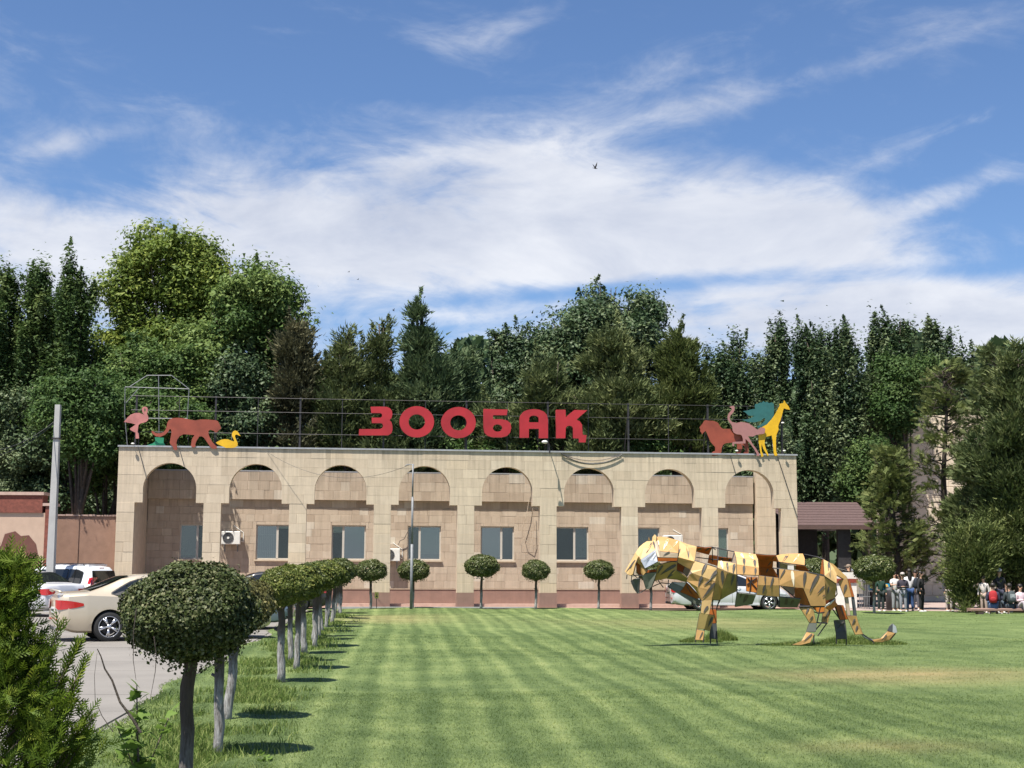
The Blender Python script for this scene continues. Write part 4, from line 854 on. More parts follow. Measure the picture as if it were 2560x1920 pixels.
T_('poplar_tree', 'loose leggy poplar with open tops above the far stone building', 'tree', 78, [(2010, 740, 18, 52), (2045, 770, 20, 45), (2090, 790, 20, 40), (2040, 870, 75, 80)], 2030, 'column', 'dark', 260, 60, .24, .5, 33, TG, sprig=.4, shell=.2)
T_('broadleaf_tree', 'bright green leafy tree peeking out above the canopy roof', 'tree', 66.5, [(1880, 1010, 48, 55), (1855, 1050, 35, 45)], 1875, 'broad', 'bright', 200, 60, .2, .5, 34, TG, shell=.3)
T_('broadleaf_tree', 'fresh green crown behind the sparse pine, above the stone building', 'tree', 70, [(1960, 820, 65, 55), (1930, 880, 50, 60)], 1960, 'broad', 'bright', 240, 60, .2, .5, 35, TG, shell=.3, tbias=.3)
RG = 'conifers right of the entrance'
def pine(name, label, Y, tx, topy, width, n, mat, seed, dead=0):
    rng2 = random.Random(seed); nr = np.random.default_rng(seed); bxw = P(tx * K, 1230 * K, Y).x; root = thing(name, label, 'tree', (bxw, Y, 0), 0, RG)
    H = P(tx * K, topy * K, Y).z; wid = width * K / F * Y; mb = MB(); tp = [(.12 * math.sin(z * .9), .1 * math.sin(z * .7), z) for z in np.linspace(-.1, H, 12)]
    mb.tube(tp, [.19 * (1 - .9 * k / 11) + .015 for k in range(12)], 8); pos = []; dirs = []
    for k in range(n):
        z = 1.2 + (H - 1.2) * rng2.random() ** .85; L = wid * (1 - .72 * (z / H) ** 1.4) * rng2.uniform(.55, 1.1); a = rng2.uniform(0, 2 * math.pi); up = rng2.uniform(-.15, .45)
        s = Vector((.12 * math.sin(z * .9), 0, z)); d = Vector((math.cos(a), math.sin(a) * .8, up)).normalized(); e = s + d * L + Vector((0, 0, -.08 * L * L)); m_ = s.lerp(e, .5) + Vector((0, 0, .12))
        mb.tube([s, m_, e], [.035, .022, .008], 4)
        if rng2.random() < dead: 
            for q in range(6): f = m_.lerp(e, rng2.random()); mb.tube([f, f + Vector((rng2.uniform(-.5, .5), rng2.uniform(-.4, .4), rng2.uniform(-.2, .5)))], .009, 3)
            continue
        for q in range(int(16 + L * 17)):
            t = .2 + .8 * rng2.random() ** .7; c = s.lerp(m_, t * 2) if t < .5 else m_.lerp(e, t * 2 - 1); pos.append(tuple(c + Vector((rng2.gauss(0, .17), rng2.gauss(0, .17), rng2.gauss(0, .12))))); dirs.append(tuple(d * .8 + Vector((rng2.gauss(0, .5), rng2.gauss(0, .5), rng2.gauss(.25, .4)))))
    mb.build('trunk', MT['darkbark'], root, True)
    pos = np.array(pos); dirs = np.array(dirs); m = len(pos); Rm = frames_dir(dirs, nr.normal(size=(m, 3)) + np.array([0, 0, 1.])); tn = np.clip(nr.normal(.5, .2, m), 0, 1)
    me = scatter('crown', *SPRAY, pos, Rm, nr.uniform(.2, .42, m), tn); me.materials.append(LM[mat]); link('crown', me, None, root)
pine('pine_tree', 'sparse olive pine with bare inner branches in front of the stone building', 60, 2050, 800, 135, 100, 'olive', 51, .36)
pine('pine_tree', 'drooping olive conifer hanging over the right end of the canopy roof', 59.5, 1935, 985, 95, 95, 'olive', 52, .05)
pine('pine_tree', 'shaggy grey-green conifer with bare top twigs near the right edge', 57, 2165, 760, 125, 150, 'juniper', 53, .12)
T_('juniper_tree', 'large dark juniper cut by the right edge of the photo', 'tree', 55.5, [(2200, 800, 38, 85), (2190, 900, 75, 110), (2195, 1040, 95, 130), (2205, 1180, 70, 100)], 2205, 'conifer', 'juniper', 620, 42, .36, .42, 36, RG, shell=.3, tbias=.45, tr=.3)
T_('juniper_tree', 'bushy mid-green juniper standing behind the group of pupils', 'tree', 58, [(2125, 1010, 45, 75), (2095, 1120, 60, 70), (2140, 1090, 55, 90)], 2125, 'conifer', 'juniper', 520, 42, .34, .4, 37, RG, shell=.3, tbias=.55)
T_('thicket_shrub', 'low green thicket the dark-coated pupils stand beside', 'shrub', 54.6, [(2075, 1215, 42, 65), (2120, 1200, 45, 85), (2090, 1290, 35, 25)], 2090, 'conifer', 'olive', 300, 34, .26, .4, 38, None, shell=.3, tbias=.5, tr=.06)
T_('thicket_shrub', 'green shrub thicket between the thicket of the pupils and the seated ones', 'shrub', 55.0, [(2150, 1160, 48, 75), (2195, 1150, 38, 80)], 2165, 'conifer', 'olive', 240, 34, .26, .4, 39, None, shell=.3, tbias=.35, tr=.06)
# tree leaning over the loggia: shades the first bay and the boundary wall with dappled light
T_('broadleaf_tree', 'green tree overhanging the left end of the arcade behind the pipe frame', 'tree', 59.4, [(255, 900, 55, 55), (330, 895, 62, 55), (410, 905, 45, 45), (195, 930, 42, 70), (205, 1010, 40, 60)], 215, 'broad', 'green', 430, 70, .2, .5, 40, TG, shell=.25, tbias=.4, depthf=1.25)
T_('broadleaf_tree', 'dark green tree leaning over the pink boundary wall and the white estate car', 'tree', 57.0, [(205, 870, 45, 65), (165, 940, 50, 60), (130, 880, 45, 70), (215, 960, 35, 50)], 160, 'broad', 'green', 360, 70, .2, .5, 41, TG, shell=.25, tbias=.3, depthf=1.1)
# distant wood closing the view
rngw = np.random.default_rng(99); n = 34000
px = rngw.uniform(-100, 2700, n); py = 1420 - rngw.random(n) ** .8 * (470 + 90 * np.sin(px * .006) + 50 * np.sin(px * .023)); Yw = rngw.uniform(84, 92, n)
dd = np.array([tuple(ray(a, b)) for a, b in zip(px, py)]); Pw = np.array([0, 0, CAMH]) + dd * (Yw / dd[:, 1])[:, None]; k = (Pw[:, 2] > .1)
Pw = Pw[k]; me = scatter('woodland', *LEAF, Pw, frames(rngw.normal(size=(len(Pw), 3)) + np.array([0, -.6, .6]), rngw), rngw.uniform(.7, 1.1, len(Pw)), np.clip(rngw.normal(.4, .2, len(Pw)), 0, 1)); me.materials.append(LM['dark'])
tag(link('woodland', me), 'distant dark wood behind the nearer trees', 'woodland', kind='stuff')
# low bushes right behind the arcade roofline
for i, (px_, py_, rr, hh, mt, lb) in enumerate([(480, 1000, 70, 50, 'green', 'green bush behind the roof between big cat and swan'), (640, 985, 80, 60, 'brown', 'dry tangled bush behind the roof right of the swan'), (745, 975, 70, 70, 'olive', 'olive bush behind the roof left of the first letter'),
        (880, 985, 90, 60, 'juniper', 'low juniper bush behind the second letter'), (1010, 990, 80, 55, 'green', 'low green bush behind the third and fourth letters'), (1150, 985, 90, 55, 'green', 'low green bush below the fifth letter'), (1290, 990, 90, 55, 'juniper', 'low juniper bush right of the last letter'), (1420, 985, 90, 60, 'green', 'low green bush behind the roof left of the lion'), (1540, 1000, 80, 70, 'green', 'green bush behind the lion cutout'), (1650, 985, 80, 80, 'dark', 'dark bush behind the giraffe cutout')]):
    T_('roofline_bush', lb, 'bush', 66 + (i % 3) * .5, [(px_, py_, rr, hh)], px_, 'broad' if mt in ('green', 'dark') else 'conifer', mt, 110, 50 if mt in ('green', 'dark') else 34, .17 if mt in ('green', 'dark') else .36, .4, 60 + i, 'bushes behind the arcade roofline', shell=.3, tr=.07)

# ------------------------------------------------------------------ clipped ball trees
def ball_leaves(n, a, c, size, rng, inner=.8):
    d = norm(rng.normal(size=(n, 3))); ph = rng.uniform(0, 6.28, 6); bump = 1 + .05 * np.sin(d[:, 0] * 7 + ph[0]) * np.cos(d[:, 1] * 6 + ph[1]) + .045 * np.sin(d[:, 2] * 8 + d[:, 0] * 5 + ph[2]) + .03 * np.sin(d[:, 0] * 17 + d[:, 1] * 13 + ph[3]) * np.sin(d[:, 2] * 15 + ph[4])
    z = d[:, 2]; r = bump * np.where(z < -.25, 1 - .25 * (-z - .25), 1); k = inner + (1 - inner) * rng.random(n) ** .45
    st = rng.random(n) < .03; k[st] += rng.uniform(.02, .11, st.sum())
    pos = d * np.array([a, a, c]) * (r * k)[:, None]; low = (z < -.3) & (rng.random(n) < .06); pos[low, 2] -= rng.uniform(0, .12, low.sum()) * c / .4
    R = frames(d * 1.0 + np.array([0, 0, .35]) + rng.normal(size=(n, 3)) * .6, rng); return pos, R, size * rng.uniform(.6, 1.3, n), np.clip(rng.normal(.5, .22, n) , 0, 1)
def trunk_mb(h, r, lean, seed, fork=False):
    rr = random.Random(seed); mb = MB(); pts = [(0, 0, -.05)]; rs = [r * 1.25]
    for k in range(1, 9):
        t = k / 8; pts.append((lean[0] * (t - t * t * .35) + rr.uniform(-.012, .012), lean[1] * t, h * t)); rs.append(r * (1.05 - .12 * t + rr.uniform(-.07, .09)))
    mb.tube(pts, rs, 12)
    for k in range(5):
        a = rr.uniform(0, 6.28); s = Vector(pts[-2]); mb.tube([s, s + Vector((math.cos(a) * .12, math.sin(a) * .12, .14)), s + Vector((math.cos(a) * .26, math.sin(a) * .26, .25))], [r * .5, r * .35, r * .15], 6)
    if seed % 2: s = Vector(pts[5]); a = rr.uniform(2.5, 4); mb.tube([s, s + Vector((math.cos(a) * r * 1.8, math.sin(a) * r * 1.8, .03))], [r * .5, r * .3], 6)
    return mb
BG = 'clipped ball trees in the row along the lawn'
ball_cache = {}
def ball(label, X, Y, zc, a, c, mat, r, lean, seed, n, size, group, cache=None, core=True):
    root = thing('ball_tree', label, 'tree', (X, Y, 0), 0, group); trunk_mb(zc - c * .55, r, lean, seed).build('trunk', MT['thin_shaded_wash' if seed == 100 else 'limewash'], root, True)
    key = (cache, mat)
    if cache is not None and key in ball_cache: me = ball_cache[key]
    else:
        rg = np.random.default_rng(seed); q = (1.0, .8) if cache is not None else (a, c)
        sz = size / a if cache is not None else size
        me = scatter('crown', *LEAF, *ball_leaves(n, q[0], q[1], sz, rg, .72)); me.materials.append(LM[mat])
        if cache is not None: ball_cache[key] = me
    o = link('crown', me, None, root); o.location = (lean[0] * .7, lean[1], zc); o.rotation_euler = (0, 0, seed * 1.3)
    if cache is not None: o.scale = (a, a, c / .8)
    return root
rowZ = [(9.75, .455, .365, 1.32, 'boxshaded', .046, (.02, 0), 'nearest and largest clipped ball tree with dark knobbly trunk, cut by the lower edge'),
        (12.6, .40, .30, 1.26, 'boxbrown', .042, (.0, .0), 'second clipped ball tree, half hidden behind the nearest one'),
        (15.2, .40, .28, 1.25, 'boxbrown', .048, (.11, .05), 'clipped ball tree with strongly crooked leaning pale trunk, third in the row'),
        (20.7, .37, .31, 1.33, 'boxyellow', .055, (-.02, .0), 'fourth clipped ball tree in the row, thick whitewashed trunk and yellowish leaves'),
        (23.0, .38, .30, 1.36, 'boxyellow', .045, (.05, 0), 'fifth clipped ball tree in the row'), (24.9, .38, .30, 1.38, 'boxyellow', .045, (-.04, 0), 'sixth clipped ball tree in the row, brightest yellow crown'),
        (27.5, .40, .30, 1.40, 'box', .055, (-.08, 0), 'seventh clipped ball tree in the row'), (29.3, .42, .32, 1.40, 'boxyellow', .045, (.03, 0), 'eighth clipped ball tree in the row'),
        (31.5, .42, .32, 1.42, 'box', .045, (.02, 0), 'ninth clipped ball tree in the row'), (33.4, .42, .33, 1.42, 'boxyellow', .045, (0, 0), 'tenth clipped ball tree in the row'),
        (35.8, .46, .36, 1.43, 'box', .045, (-.12, 0), 'eleventh clipped ball tree in the row'), (37.9, .46, .36, 1.44, 'boxyellow', .045, (.06, 0), 'twelfth clipped ball tree in the row'),
        (40.2, .50, .38, 1.45, 'box', .05, (.1, 0), 'thirteenth clipped ball tree in the row'), (42.2, .50, .38, 1.47, 'boxyellow', .05, (.15, 0), 'fourteenth clipped ball tree in the row'),
        (45.0, .52, .40, 1.5, 'box', .05, (.2, 0), 'fifteenth clipped ball tree in the row'), (48.0, .52, .4, 1.5, 'box', .045, (.05, 0), 'sixteenth clipped ball tree in the row'),
        (51.0, .55, .42, 1.52, 'box', .045, (0, 0), 'last clipped ball tree at the far end of the row')]
for i, (Y, a, c, zc, mt, r, lean, lb) in enumerate(rowZ):
    near = i < 4; ball(lb, ROWX(Y) + ((.12, .03, -.17, .02)[i] if i < 4 else (.0, .03, .0, .02, .1, -.1, 0, .12)[i % 8]), Y, zc, a, c, mt, r, lean, 100 + i, (34000, 15000, 11000, 8000)[i] if near else 6500, (.026, .029, .032, .034)[i] if near else .05, BG, None if near else i % 3)
FG = 'clipped ball trees in front of the arcade'
def bpx(px, py, w, h, Y, lb, i, mt='box', base=None):
    p = P(px, py, Y); ball(lb, p.x, Y, p.z, w / 2 / F * Y, h / 2 / F * Y, mt, .05, ((-.03, .02, .04, 0, .03, .05)[i % 6], 0), 200 + i, 9000, .06, FG, 5 + i % 2)
bpx(929, 1428, 78, 58, 55.0, 'clipped ball tree beside the small yellow sign at the end of the row', 0)
bpx(1033, 1427, 81, 57, 56.0, 'clipped ball tree right behind the thin lamp post', 1)
bpx(1203, 1417, 86, 60, 56.0, 'widest clipped ball tree at the arcade, in front of the fifth window', 2)
bpx(1340, 1427, 68, 56, 56.2, 'clipped ball tree in front of the pier right of the fifth window', 3)
bpx(1496, 1427, 74, 53, 56.4, 'clipped ball tree with bent trunk below the sixth window', 4)
bpx(1626, 1430, 72, 52, 56.5, 'clipped ball tree mostly hidden behind the head of the tiger sculpture', 5)
bpx(2036, 1425, 78, 58, 55.5, 'clipped ball tree peeking over the rump of the tiger sculpture', 0)
bpx(2183, 1422, 106, 70, 53.2, 'broad clipped ball tree among the people on the right', 1)

# ------------------------------------------------------------------ foreground thuja, sapling, weeds
def thuja():
    rg = np.random.default_rng(5); Y = 5.2; root = thing('thuja_shrub', 'feathery bright green thuja filling the lower left corner', 'shrub', (P(-60, 1900, Y).x, Y, 0))
    bx_ = root.location.x; mb = MB(); pos = []; dirs = []
    stems = [(0, 0, 1.58, .25), (.14, .1, 1.1, .3), (-.2, .05, 1.45, .3), (.1, -.15, 1.1, .32)]
    for sx, sy, H, wd in stems:
        pts = [(sx * .3, sy * .3, 0), (sx, sy, H * .4), (sx * 1.05, sy, H * .75), (sx, sy, H)]; mb.tube(pts, [.022, .016, .01, .003], 7)
    for k in range(960):
        z = 1.64 * rg.random() ** 1.0; wmax = np.interp(z, [0, .6, .95, 1.15, 1.33, 1.5, 1.66], [.37, .36, .32, .22, .10, .025, .0]); a = rg.uniform(0, 6.283)
        L = wmax * (.55 + .45 * rg.random() ** .5) * (1 + .12 * math.sin(z * 14 + a * 2)); d = np.array([math.cos(a), math.sin(a), .55 + .6 * rg.random()])
        tip = np.array([L * math.cos(a), L * math.sin(a) * .9, z]); d = d / np.linalg.norm(d)
        if rg.random() < .22: s0 = tip - d * L * .6; mb.tube([tuple(s0), tuple(tip)], [.005, .002], 4)
        for q in range(9):
            t = q / 9 * .2; c = tip + np.array([.05 * z, 0, 0]) + d * (t - .12) + rg.normal(0, .02, 3); pos.append(c); dirs.append(d + rg.normal(0, .62, 3) + np.array([0, 0, .2]))
    # one frond reaching right over the paving, one low sprig
    for (px_, py_) in ((215, 1655), (195, 1700), (200, 1605), (180, 1640), (178, 1740), (150, 1560), (235, 1790), (222, 1830), (205, 1850), (228, 1775)):
        e = P(px_, py_, Y) - Vector((bx_, Y, 0)); s = Vector((.15, 0, max(.2, e.z - .45))); mb.tube([s, s.lerp(e, .5) + Vector((0, 0, .02)), e], [.006, .004, .0015], 4); d0 = np.array(tuple((e - s).normalized()))
        for q in range(34):
            t = .25 + .75 * q / 34; c = np.array(tuple(s.lerp(e, t))); sd_ = 1 if q % 2 else -1; pos.append(c); dirs.append(d0 * .8 + np.array([sd_ * .35, 0, .55 * (1 if sd_ > 0 else -.4)]) + rg.normal(0, .15, 3))
    mb.build('stems', MT['bark'], root, True); pos = np.array(pos); dirs = np.array(dirs); m = len(pos)
    me = scatter('crown', *SPRAY_FINE, pos, frames_dir(dirs, rg.normal(size=(m, 3)) + np.array([0, -.8, .5])), rg.uniform(.04, .085, m), np.clip(rg.normal(.5, .2, m) , 0, 1)); me.materials.append(LM['thuja']); link('crown', me, None, root)
thuja()
def palm_leaf():
    pr = [(0, 0), (.10, .05), (.32, .02), (.5, .12), (.40, .24), (.62, .48), (.38, .44), (.27, .5), (.2, .72), (0, 1.0), (-.2, .72), (-.27, .5), (-.38, .44), (-.62, .48), (-.40, .24), (-.5, .12), (-.32, .02), (-.10, .05)]
    me = bpy.data.meshes.new('leaf'); vs = [(x, y, -.12 * x * x - .1 * y * y + .04 * abs(x)) for x, y in pr] + [(0, .35, .03)]
    me.from_pydata(vs, [], [(i, (i + 1) % 18, 18) for i in range(18)]); me.update(); me.attributes.new('tint', 'FLOAT', 'FACE').data.foreach_set('value', [.6] * 18); return me
pl = palm_leaf(); pl.materials.append(leafmat('sapling_leaf', (.10, .19, .03), (.16, .26, .05), (.24, .33, .09), .4))
sp_ = thing('plane_sapling', 'young plane sapling with lobed leaves below the nearest ball tree', 'sapling', (P(350, 1900, 8.3).x, 8.3, 0)); mb = MB(); r2 = random.Random(8); sx_ = sp_.location.x
top = P(342, 1710, 8.3) - Vector((sx_, 8.3, 0)); mb.tube([(0, 0, 0), (.01, 0, .3), tuple(top.lerp(Vector((0, 0, .3)), .4)), tuple(top)], [.011, .009, .006, .003], 6)
side = P(290, 1810, 8.2) - Vector((sx_, 8.3, 0)); mb.tube([(.01, 0, .42), tuple(side)], [.005, .003], 5); side2 = P(430, 1775, 8.3) - Vector((sx_, 8.3, 0)); mb.tube([(.01, 0, .42), tuple(side2)], [.005, .003], 5)
mb.build('stem', MT['bark'], sp_, True)
for k in range(58):
    if k < 30: t = (k / 30) ** .8; c = Vector((.01, 0, .42)).lerp(top, t)
    elif k < 44: c = Vector((.01, 0, .42)).lerp(side, (k - 29) / 15)
    else: c = Vector((.01, 0, .42)).lerp(side2, (k - 43) / 14)
    o = link('leaf', pl, None, sp_); o.location = c + Vector((r2.uniform(-.02, .02), r2.uniform(-.03, .03), r2.uniform(-.02, .02))); s = r2.uniform(.06, .115); o.scale = (s, s, s); o.rotation_euler = (r2.uniform(-.2, 1.1), r2.uniform(-.6, .6), r2.uniform(0, 6.28))
def twig(label, pts, Y, r):
    mb = MB(); mb.tube([P(a, b, Y) for a, b in pts], [r * (1 - .7 * i / (len(pts) - 1)) for i in range(len(pts))], 6); return tag(mb.build('bare_twig', MT['darkbark']), label, 'twig')
twig('long bare dark twig leaning left out of the sapling', [(352, 1832), (330, 1795), (300, 1755), (280, 1700), (262, 1672), (252, 1640), (243, 1622)], 8.2, .009)
twig('thin pale twig hanging through the left side of the nearest ball tree', [(341, 1520), (334, 1580), (333, 1650), (340, 1700)], 8.9, .004)
twig('thin dry shoot hanging from the middle of the nearest ball tree', [(385, 1590), (391, 1640), (388, 1680), (376, 1745)], 8.9, .004)
twig('hair-thin dry stalk standing over the paving right of the thuja', [(283, 1830), (255, 1790), (238, 1750), (236, 1690), (243, 1630)], 7.6, .0025)
# weeds near the sapling
Xw = rng.normal(-2.55, .55, 9000); Yw = rng.uniform(7.2, 11.5, 9000); kk_ = (Xw > -3.5) & (Xw < -1.6); hW = rng.uniform(.04, .13, 9000)
tag(blades('weeds', Xw[kk_], Yw[kk_], hW[kk_], .007, tg, .6, seg=2), 'tall weedy grass around the sapling by the paving edge', 'grass', kind='stuff')
# leafy sprout at the lower edge
sh = thing('leafy_sprout', 'tiny bright yellow-green sprout at the lower edge of the lawn', 'plant', tuple(G(662, 1912)))
for k in range(16):
    o = link('leaf', pl, None, sh); a = r2.uniform(0, 6.28); o.location = (math.cos(a) * r2.uniform(0, .07), math.sin(a) * .05, r2.uniform(.01, .09)); s = r2.uniform(.03, .055); o.scale = (s, s, s); o.rotation_euler = (r2.uniform(.3, 1.2), 0, a)

# ------------------------------------------------------------------ panelled tiger sculpture
TY = 30.4
def paintm(name, col, var=.10, trans=.0, rough=.55): return M(name, col, rough, var, 3.5, .12, 18, trans=trans, streak=.18)
PM = dict(O=paintm('ochre_sheet', (.60, .355, .13), .12, .22), Y=paintm('pale_yellow_sheet', (.66, .445, .19), .10, .2), T=paintm('taupe_sheet', (.42, .33, .23)), R=paintm('backlit_rust_sheet', (.52, .15, .025), .2, .3),  # R: glow of backlit far-side ochre sheet, put into the colour
          B=paintm('backlit_orange_sheet', (.80, .33, .07), .1, .4), L=paintm('olive_sheet', (.27, .20, .06), .2), D=paintm('shaded_brown_ochre_sheet', (.45, .28, .09), .2, .1), M=M('grey_green_sheet', (.13, .14, .11), .5, .15, 3, .1),  # B: stronger backlight as colour; D: shade put into ochre, also browner sheets
          K=M('dark_grey_sheet', (.07, .075, .08), .45, .2, 3, .1), S=M('bare_aluminium_sheet', (.58, .60, .62), .38, .12, 6, .15, metal=.55), W=M('white_primed_sheet', (.72, .71, .68), .5, .08))
STR = M('painted_stripe', (.085, .075, .065), .6, .25, 6); STRW = M('worn_pale_stripe', (.80, .70, .52), .6, .1)
tc0 = P(1900, 1500, TY)
tiger = thing('tiger_sculpture', 'big walking tiger sculpture of ochre striped sheet panels on the lawn', 'sculpture', (tc0.x, TY, 0)); TL = Vector((tc0.x, TY, 0))
VIEWS = dict(A=(1550, 1320, 7.3733), B=(1820, 1350, 7.3733), C=(1720, 1460, 4.0963))
def tp(v, x, y): a = VIEWS[v]; return a[0] + x / a[2], a[1] + y / a[2]
framebars = MB()
def panel(v, key, pts, stripes=(), curl=0.0, edge=True):
    w = []
    for x, y, d in pts: a, b = tp(v, x, y); w.append(P(a, b, TY + d) - TL)
    c = sum(w, Vector()) / len(w); nrm = Vector()
    for i in range(len(w)): nrm += w[i].cross(w[(i + 1) % len(w)])
    nrm.normalize(); cam_l = Vector((0, 0, CAMH)) - TL
    if nrm.dot(cam_l - c) < 0: nrm = -nrm
    def proj(x, y, off=0.0):
        a, b = tp(v, x, y); d = ray(a, b); dn = d.dot(nrm)
        if abs(dn) < .12: 
            q = P(a, b, TY + pts[0][2]) - TL; return q + nrm * off
        t = (c + nrm * off - cam_l).dot(nrm) / dn; return cam_l + d * t
    # panels are bent sheet: the centre sags a little against the frame
    W3 = w; n = len(W3); th = .006; vs = [p + nrm * th for p in W3] + [c + nrm * (th - curl)] + [p - nrm * th for p in W3] + [c - nrm * (th + curl)]
    fs = []
    for i in range(n):
        j = (i + 1) % n; fs += [(i, j, n), (n + 1 + j, n + 1 + i, 2 * n + 1), (j, i, n + 1 + i, n + 1 + j)]
    mb = MB(); mb.add(vs, fs); po = mb.build('panel', PM[key], tiger)
    if edge:
        for i in range(n): framebars.tube([W3[i] - nrm * .012, W3[(i + 1) % n] - nrm * .012], .008, 4)
    # stripe triangles laid on the local facet
    for st in stripes:
        m = STR
        if st and st[0] == 'w': m = STRW; st = st[1]
        pts3 = []
        a2 = [tp(v, x, y) for x, y, _ in pts]; cx = sum(p[0] for p in a2) / n; cy = sum(p[1] for p in a2) / n
        for x, y in st:
            a, b = tp(v, x, y); d = ray(a, b); best = None
            for i in range(n):
                j = (i + 1) % n; p0, p1, p2 = W3[i], W3[j], c - nrm * curl; fn = (p1 - p0).cross(p2 - p0)
                if fn.length < 1e-9: continue
                fn.normalize(); (x0, y0), (x1, y1) = a2[i], a2[j]
                s1 = (x1 - x0) * (b - y0) - (y1 - y0) * (a - x0); s2 = (cx - x1) * (b - y1) - (cy - y1) * (a - x1); s3 = (x0 - cx) * (b - cy) - (y0 - cy) * (a - cx)
                if (s1 >= -1 and s2 >= -1 and s3 >= -1) or (s1 <= 1 and s2 <= 1 and s3 <= 1):
                    dn = d.dot(fn)
                    if abs(dn) > .05: t = (p0 - cam_l).dot(fn) / dn; best = cam_l + d * t; break
            if best is None: best = proj(x, y)
            pts3.append(best + (cam_l - best).normalized() * .02)
        k = len(pts3); cc = sum(pts3, Vector()) / k; back = (cc - cam_l).normalized() * .004
        mb = MB(); mb.add(pts3 + [cc] + [p + back for p in pts3], [(i, (i + 1) % k, k) for i in range(k)] + [((i + 1) % k, i, k + 1 + i, k + 1 + (i + 1) % k) for i in range(k)]); mb.build('stripe', m, po)
def sweep(x0, y0, x1, y1, w, bend=0):       # a brush-stroke stripe, tapered at the far end
    out = []; dx, dy = x1 - x0, y1 - y0; L = math.hypot(dx, dy); nx, ny = -dy / L, dx / L
    prof = [(0, .55), (.2, 1), (.5, .9), (.8, .45), (1, .06)]
    for t, q in prof: out.append((x0 + dx * t + nx * (w * q / 2 + bend * math.sin(t * 3.14)), y0 + dy * t + ny * (w * q / 2 + bend * math.sin(t * 3.14))))
    for t, q in prof[::-1]: out.append((x0 + dx * t - nx * (w * q / 2 - bend * math.sin(t * 3.14)), y0 + dy * t - ny * (w * q / 2 - bend * math.sin(t * 3.14))))
    return out
SW = sweep
# far side and inner panels first
panel('A', 'R', [(695, 535, .3), (1060, 542, .3), (1050, 605, .3), (695, 610, .3)])
panel('A', 'R', [(500, 775, .2), (690, 765, .2), (690, 805, .2), (490, 825, .2)])
panel('A', 'R', [(1050, 640, .1), (1200, 715, .1), (1165, 820, .1), (1045, 770, .1)]); panel('A', 'T', [(1195, 715, .08), (1300, 770, .08), (1240, 890, .08), (1160, 820, .08)])
panel('A', 'R', [(1410, 350, .05), (1550, 365, .08), (1700, 352, .05), (1640, 490, .3), (1590, 480, .3), (1400, 430, .3)], [SW(1500, 375, 1410, 415, 30), SW(1650, 370, 1560, 430, 30)], .02)
panel('A', 'R', [(1650, 500, .35), (1805, 520, .35), (1805, 700, .4), (1620, 640, .4)]); panel('A', 'R', [(1815, 530, .35), (2060, 560, .35), (2060, 620, .38), (1815, 600, .38)], [SW(1900, 545, 1870, 600, 30), SW(2030, 560, 2010, 610, 30)])
panel('A', 'D', [(520, 225, .25), (530, 162, .25), (555, 220, .25)])
panel('B', 'R', [(510, 265, 0), (700, 285, 0), (890, 290, 0), (930, 400, .3), (560, 360, .3)], [SW(760, 300, 700, 370, 26), SW(860, 300, 800, 375, 20)], .03)
panel('B', 'R', [(560, 365, .3), (830, 390, .3), (820, 510, .45), (565, 500, .45)], [SW(800, 400, 720, 490, 22)]); panel('B', 'R', [(565, 505, .45), (830, 520, .45), (930, 690, .5), (570, 650, .5)], [SW(740, 530, 700, 610, 26)])
panel('B', 'T', [(940, 415, .3), (1255, 465, .3), (1245, 548, .4), (945, 520, .4)]); panel('B', 'W', [(1100, 470, .28), (1210, 470, .28), (1215, 555, .28), (1100, 540, .28)])
panel('B', 'R', [(1260, 465, .35), (1420, 480, .35), (1500, 580, .4), (1250, 550, .4)])
panel('B', 'B', [(340, 690, .4), (545, 690, .4), (530, 970, .4), (340, 940, .4)])
panel('B', 'T', [(970, 845, .2), (1225, 885, .2), (1220, 1010, .2), (1130, 980, .2)])
panel('B', 'R', [(1228, 885, -.1), (1385, 885, -.42), (1515, 1215, -.42), (1320, 1170, .0), (1235, 1040, 0)], (), .02)
panel('B', 'B', [(1560, 1235, .2), (1780, 1235, .2), (1760, 1350, .2), (1640, 1320, .2)])
panel('B', 'D', [(1790, 670, -.43), (2000, 830, -.33), (1970, 1070, -.2), (1800, 1115, -.38)], [SW(1860, 860, 1840, 1000, 30)])
panel('B', 'R', [(1735, 360, .05), (1765, 365, -.1), (1775, 640, -.4), (1705, 620, .0)]); panel('B', 'R', [(1800, 1110, -.1), (1980, 1075, .1), (1990, 1195, .1), (1800, 1230, -.1)])
panel('C', 'K', [(1495, 375, .35), (1550, 370, .35), (1605, 363, .35), (1622, 480, .35), (1515, 492, .35)], [SW(1600, 385, 1530, 460, 14)], .02); panel('C', 'K', [(1517, 493, .35), (1622, 482, .35), (1625, 560, .35), (1520, 560, .35)])
panel('C', 'D', [(1390, 232, .3), (1462, 268, .3), (1430, 402, .3), (1370, 385, .3)], [SW(1450, 270, 1395, 370, 20)])
panel('C', 'K', [(238, 405, .32), (265, 398, .32), (290, 405, .32), (302, 562, .32), (222, 556, .32)])
panel('C', 'R', [(222, 258, .1), (290, 260, .1), (292, 400, .1), (250, 402, .1), (215, 380, .1)])
panel('A', 'W', [(960, 1000, .05), (1215, 1010, .05), (1170, 1090, .05)]); panel('A', 'R', [(1215, 1005, .1), (1260, 1040, .0), (1485, 1290, -.1), (1410, 1305, .1), (1100, 1185, .2)], [SW(1230, 1060, 1330, 1240, 24)], .03)
panel('A', 'M', [(885, 1085, -.1), (960, 1005, -.1), (1170, 1095, -.1), (1100, 1180, -.12)]); panel('A', 'M', [(890, 1088, -.12), (1100, 1180, -.12), (1490, 1345, -.1), (1480, 1425, -.1), (1370, 1395, -.1)])
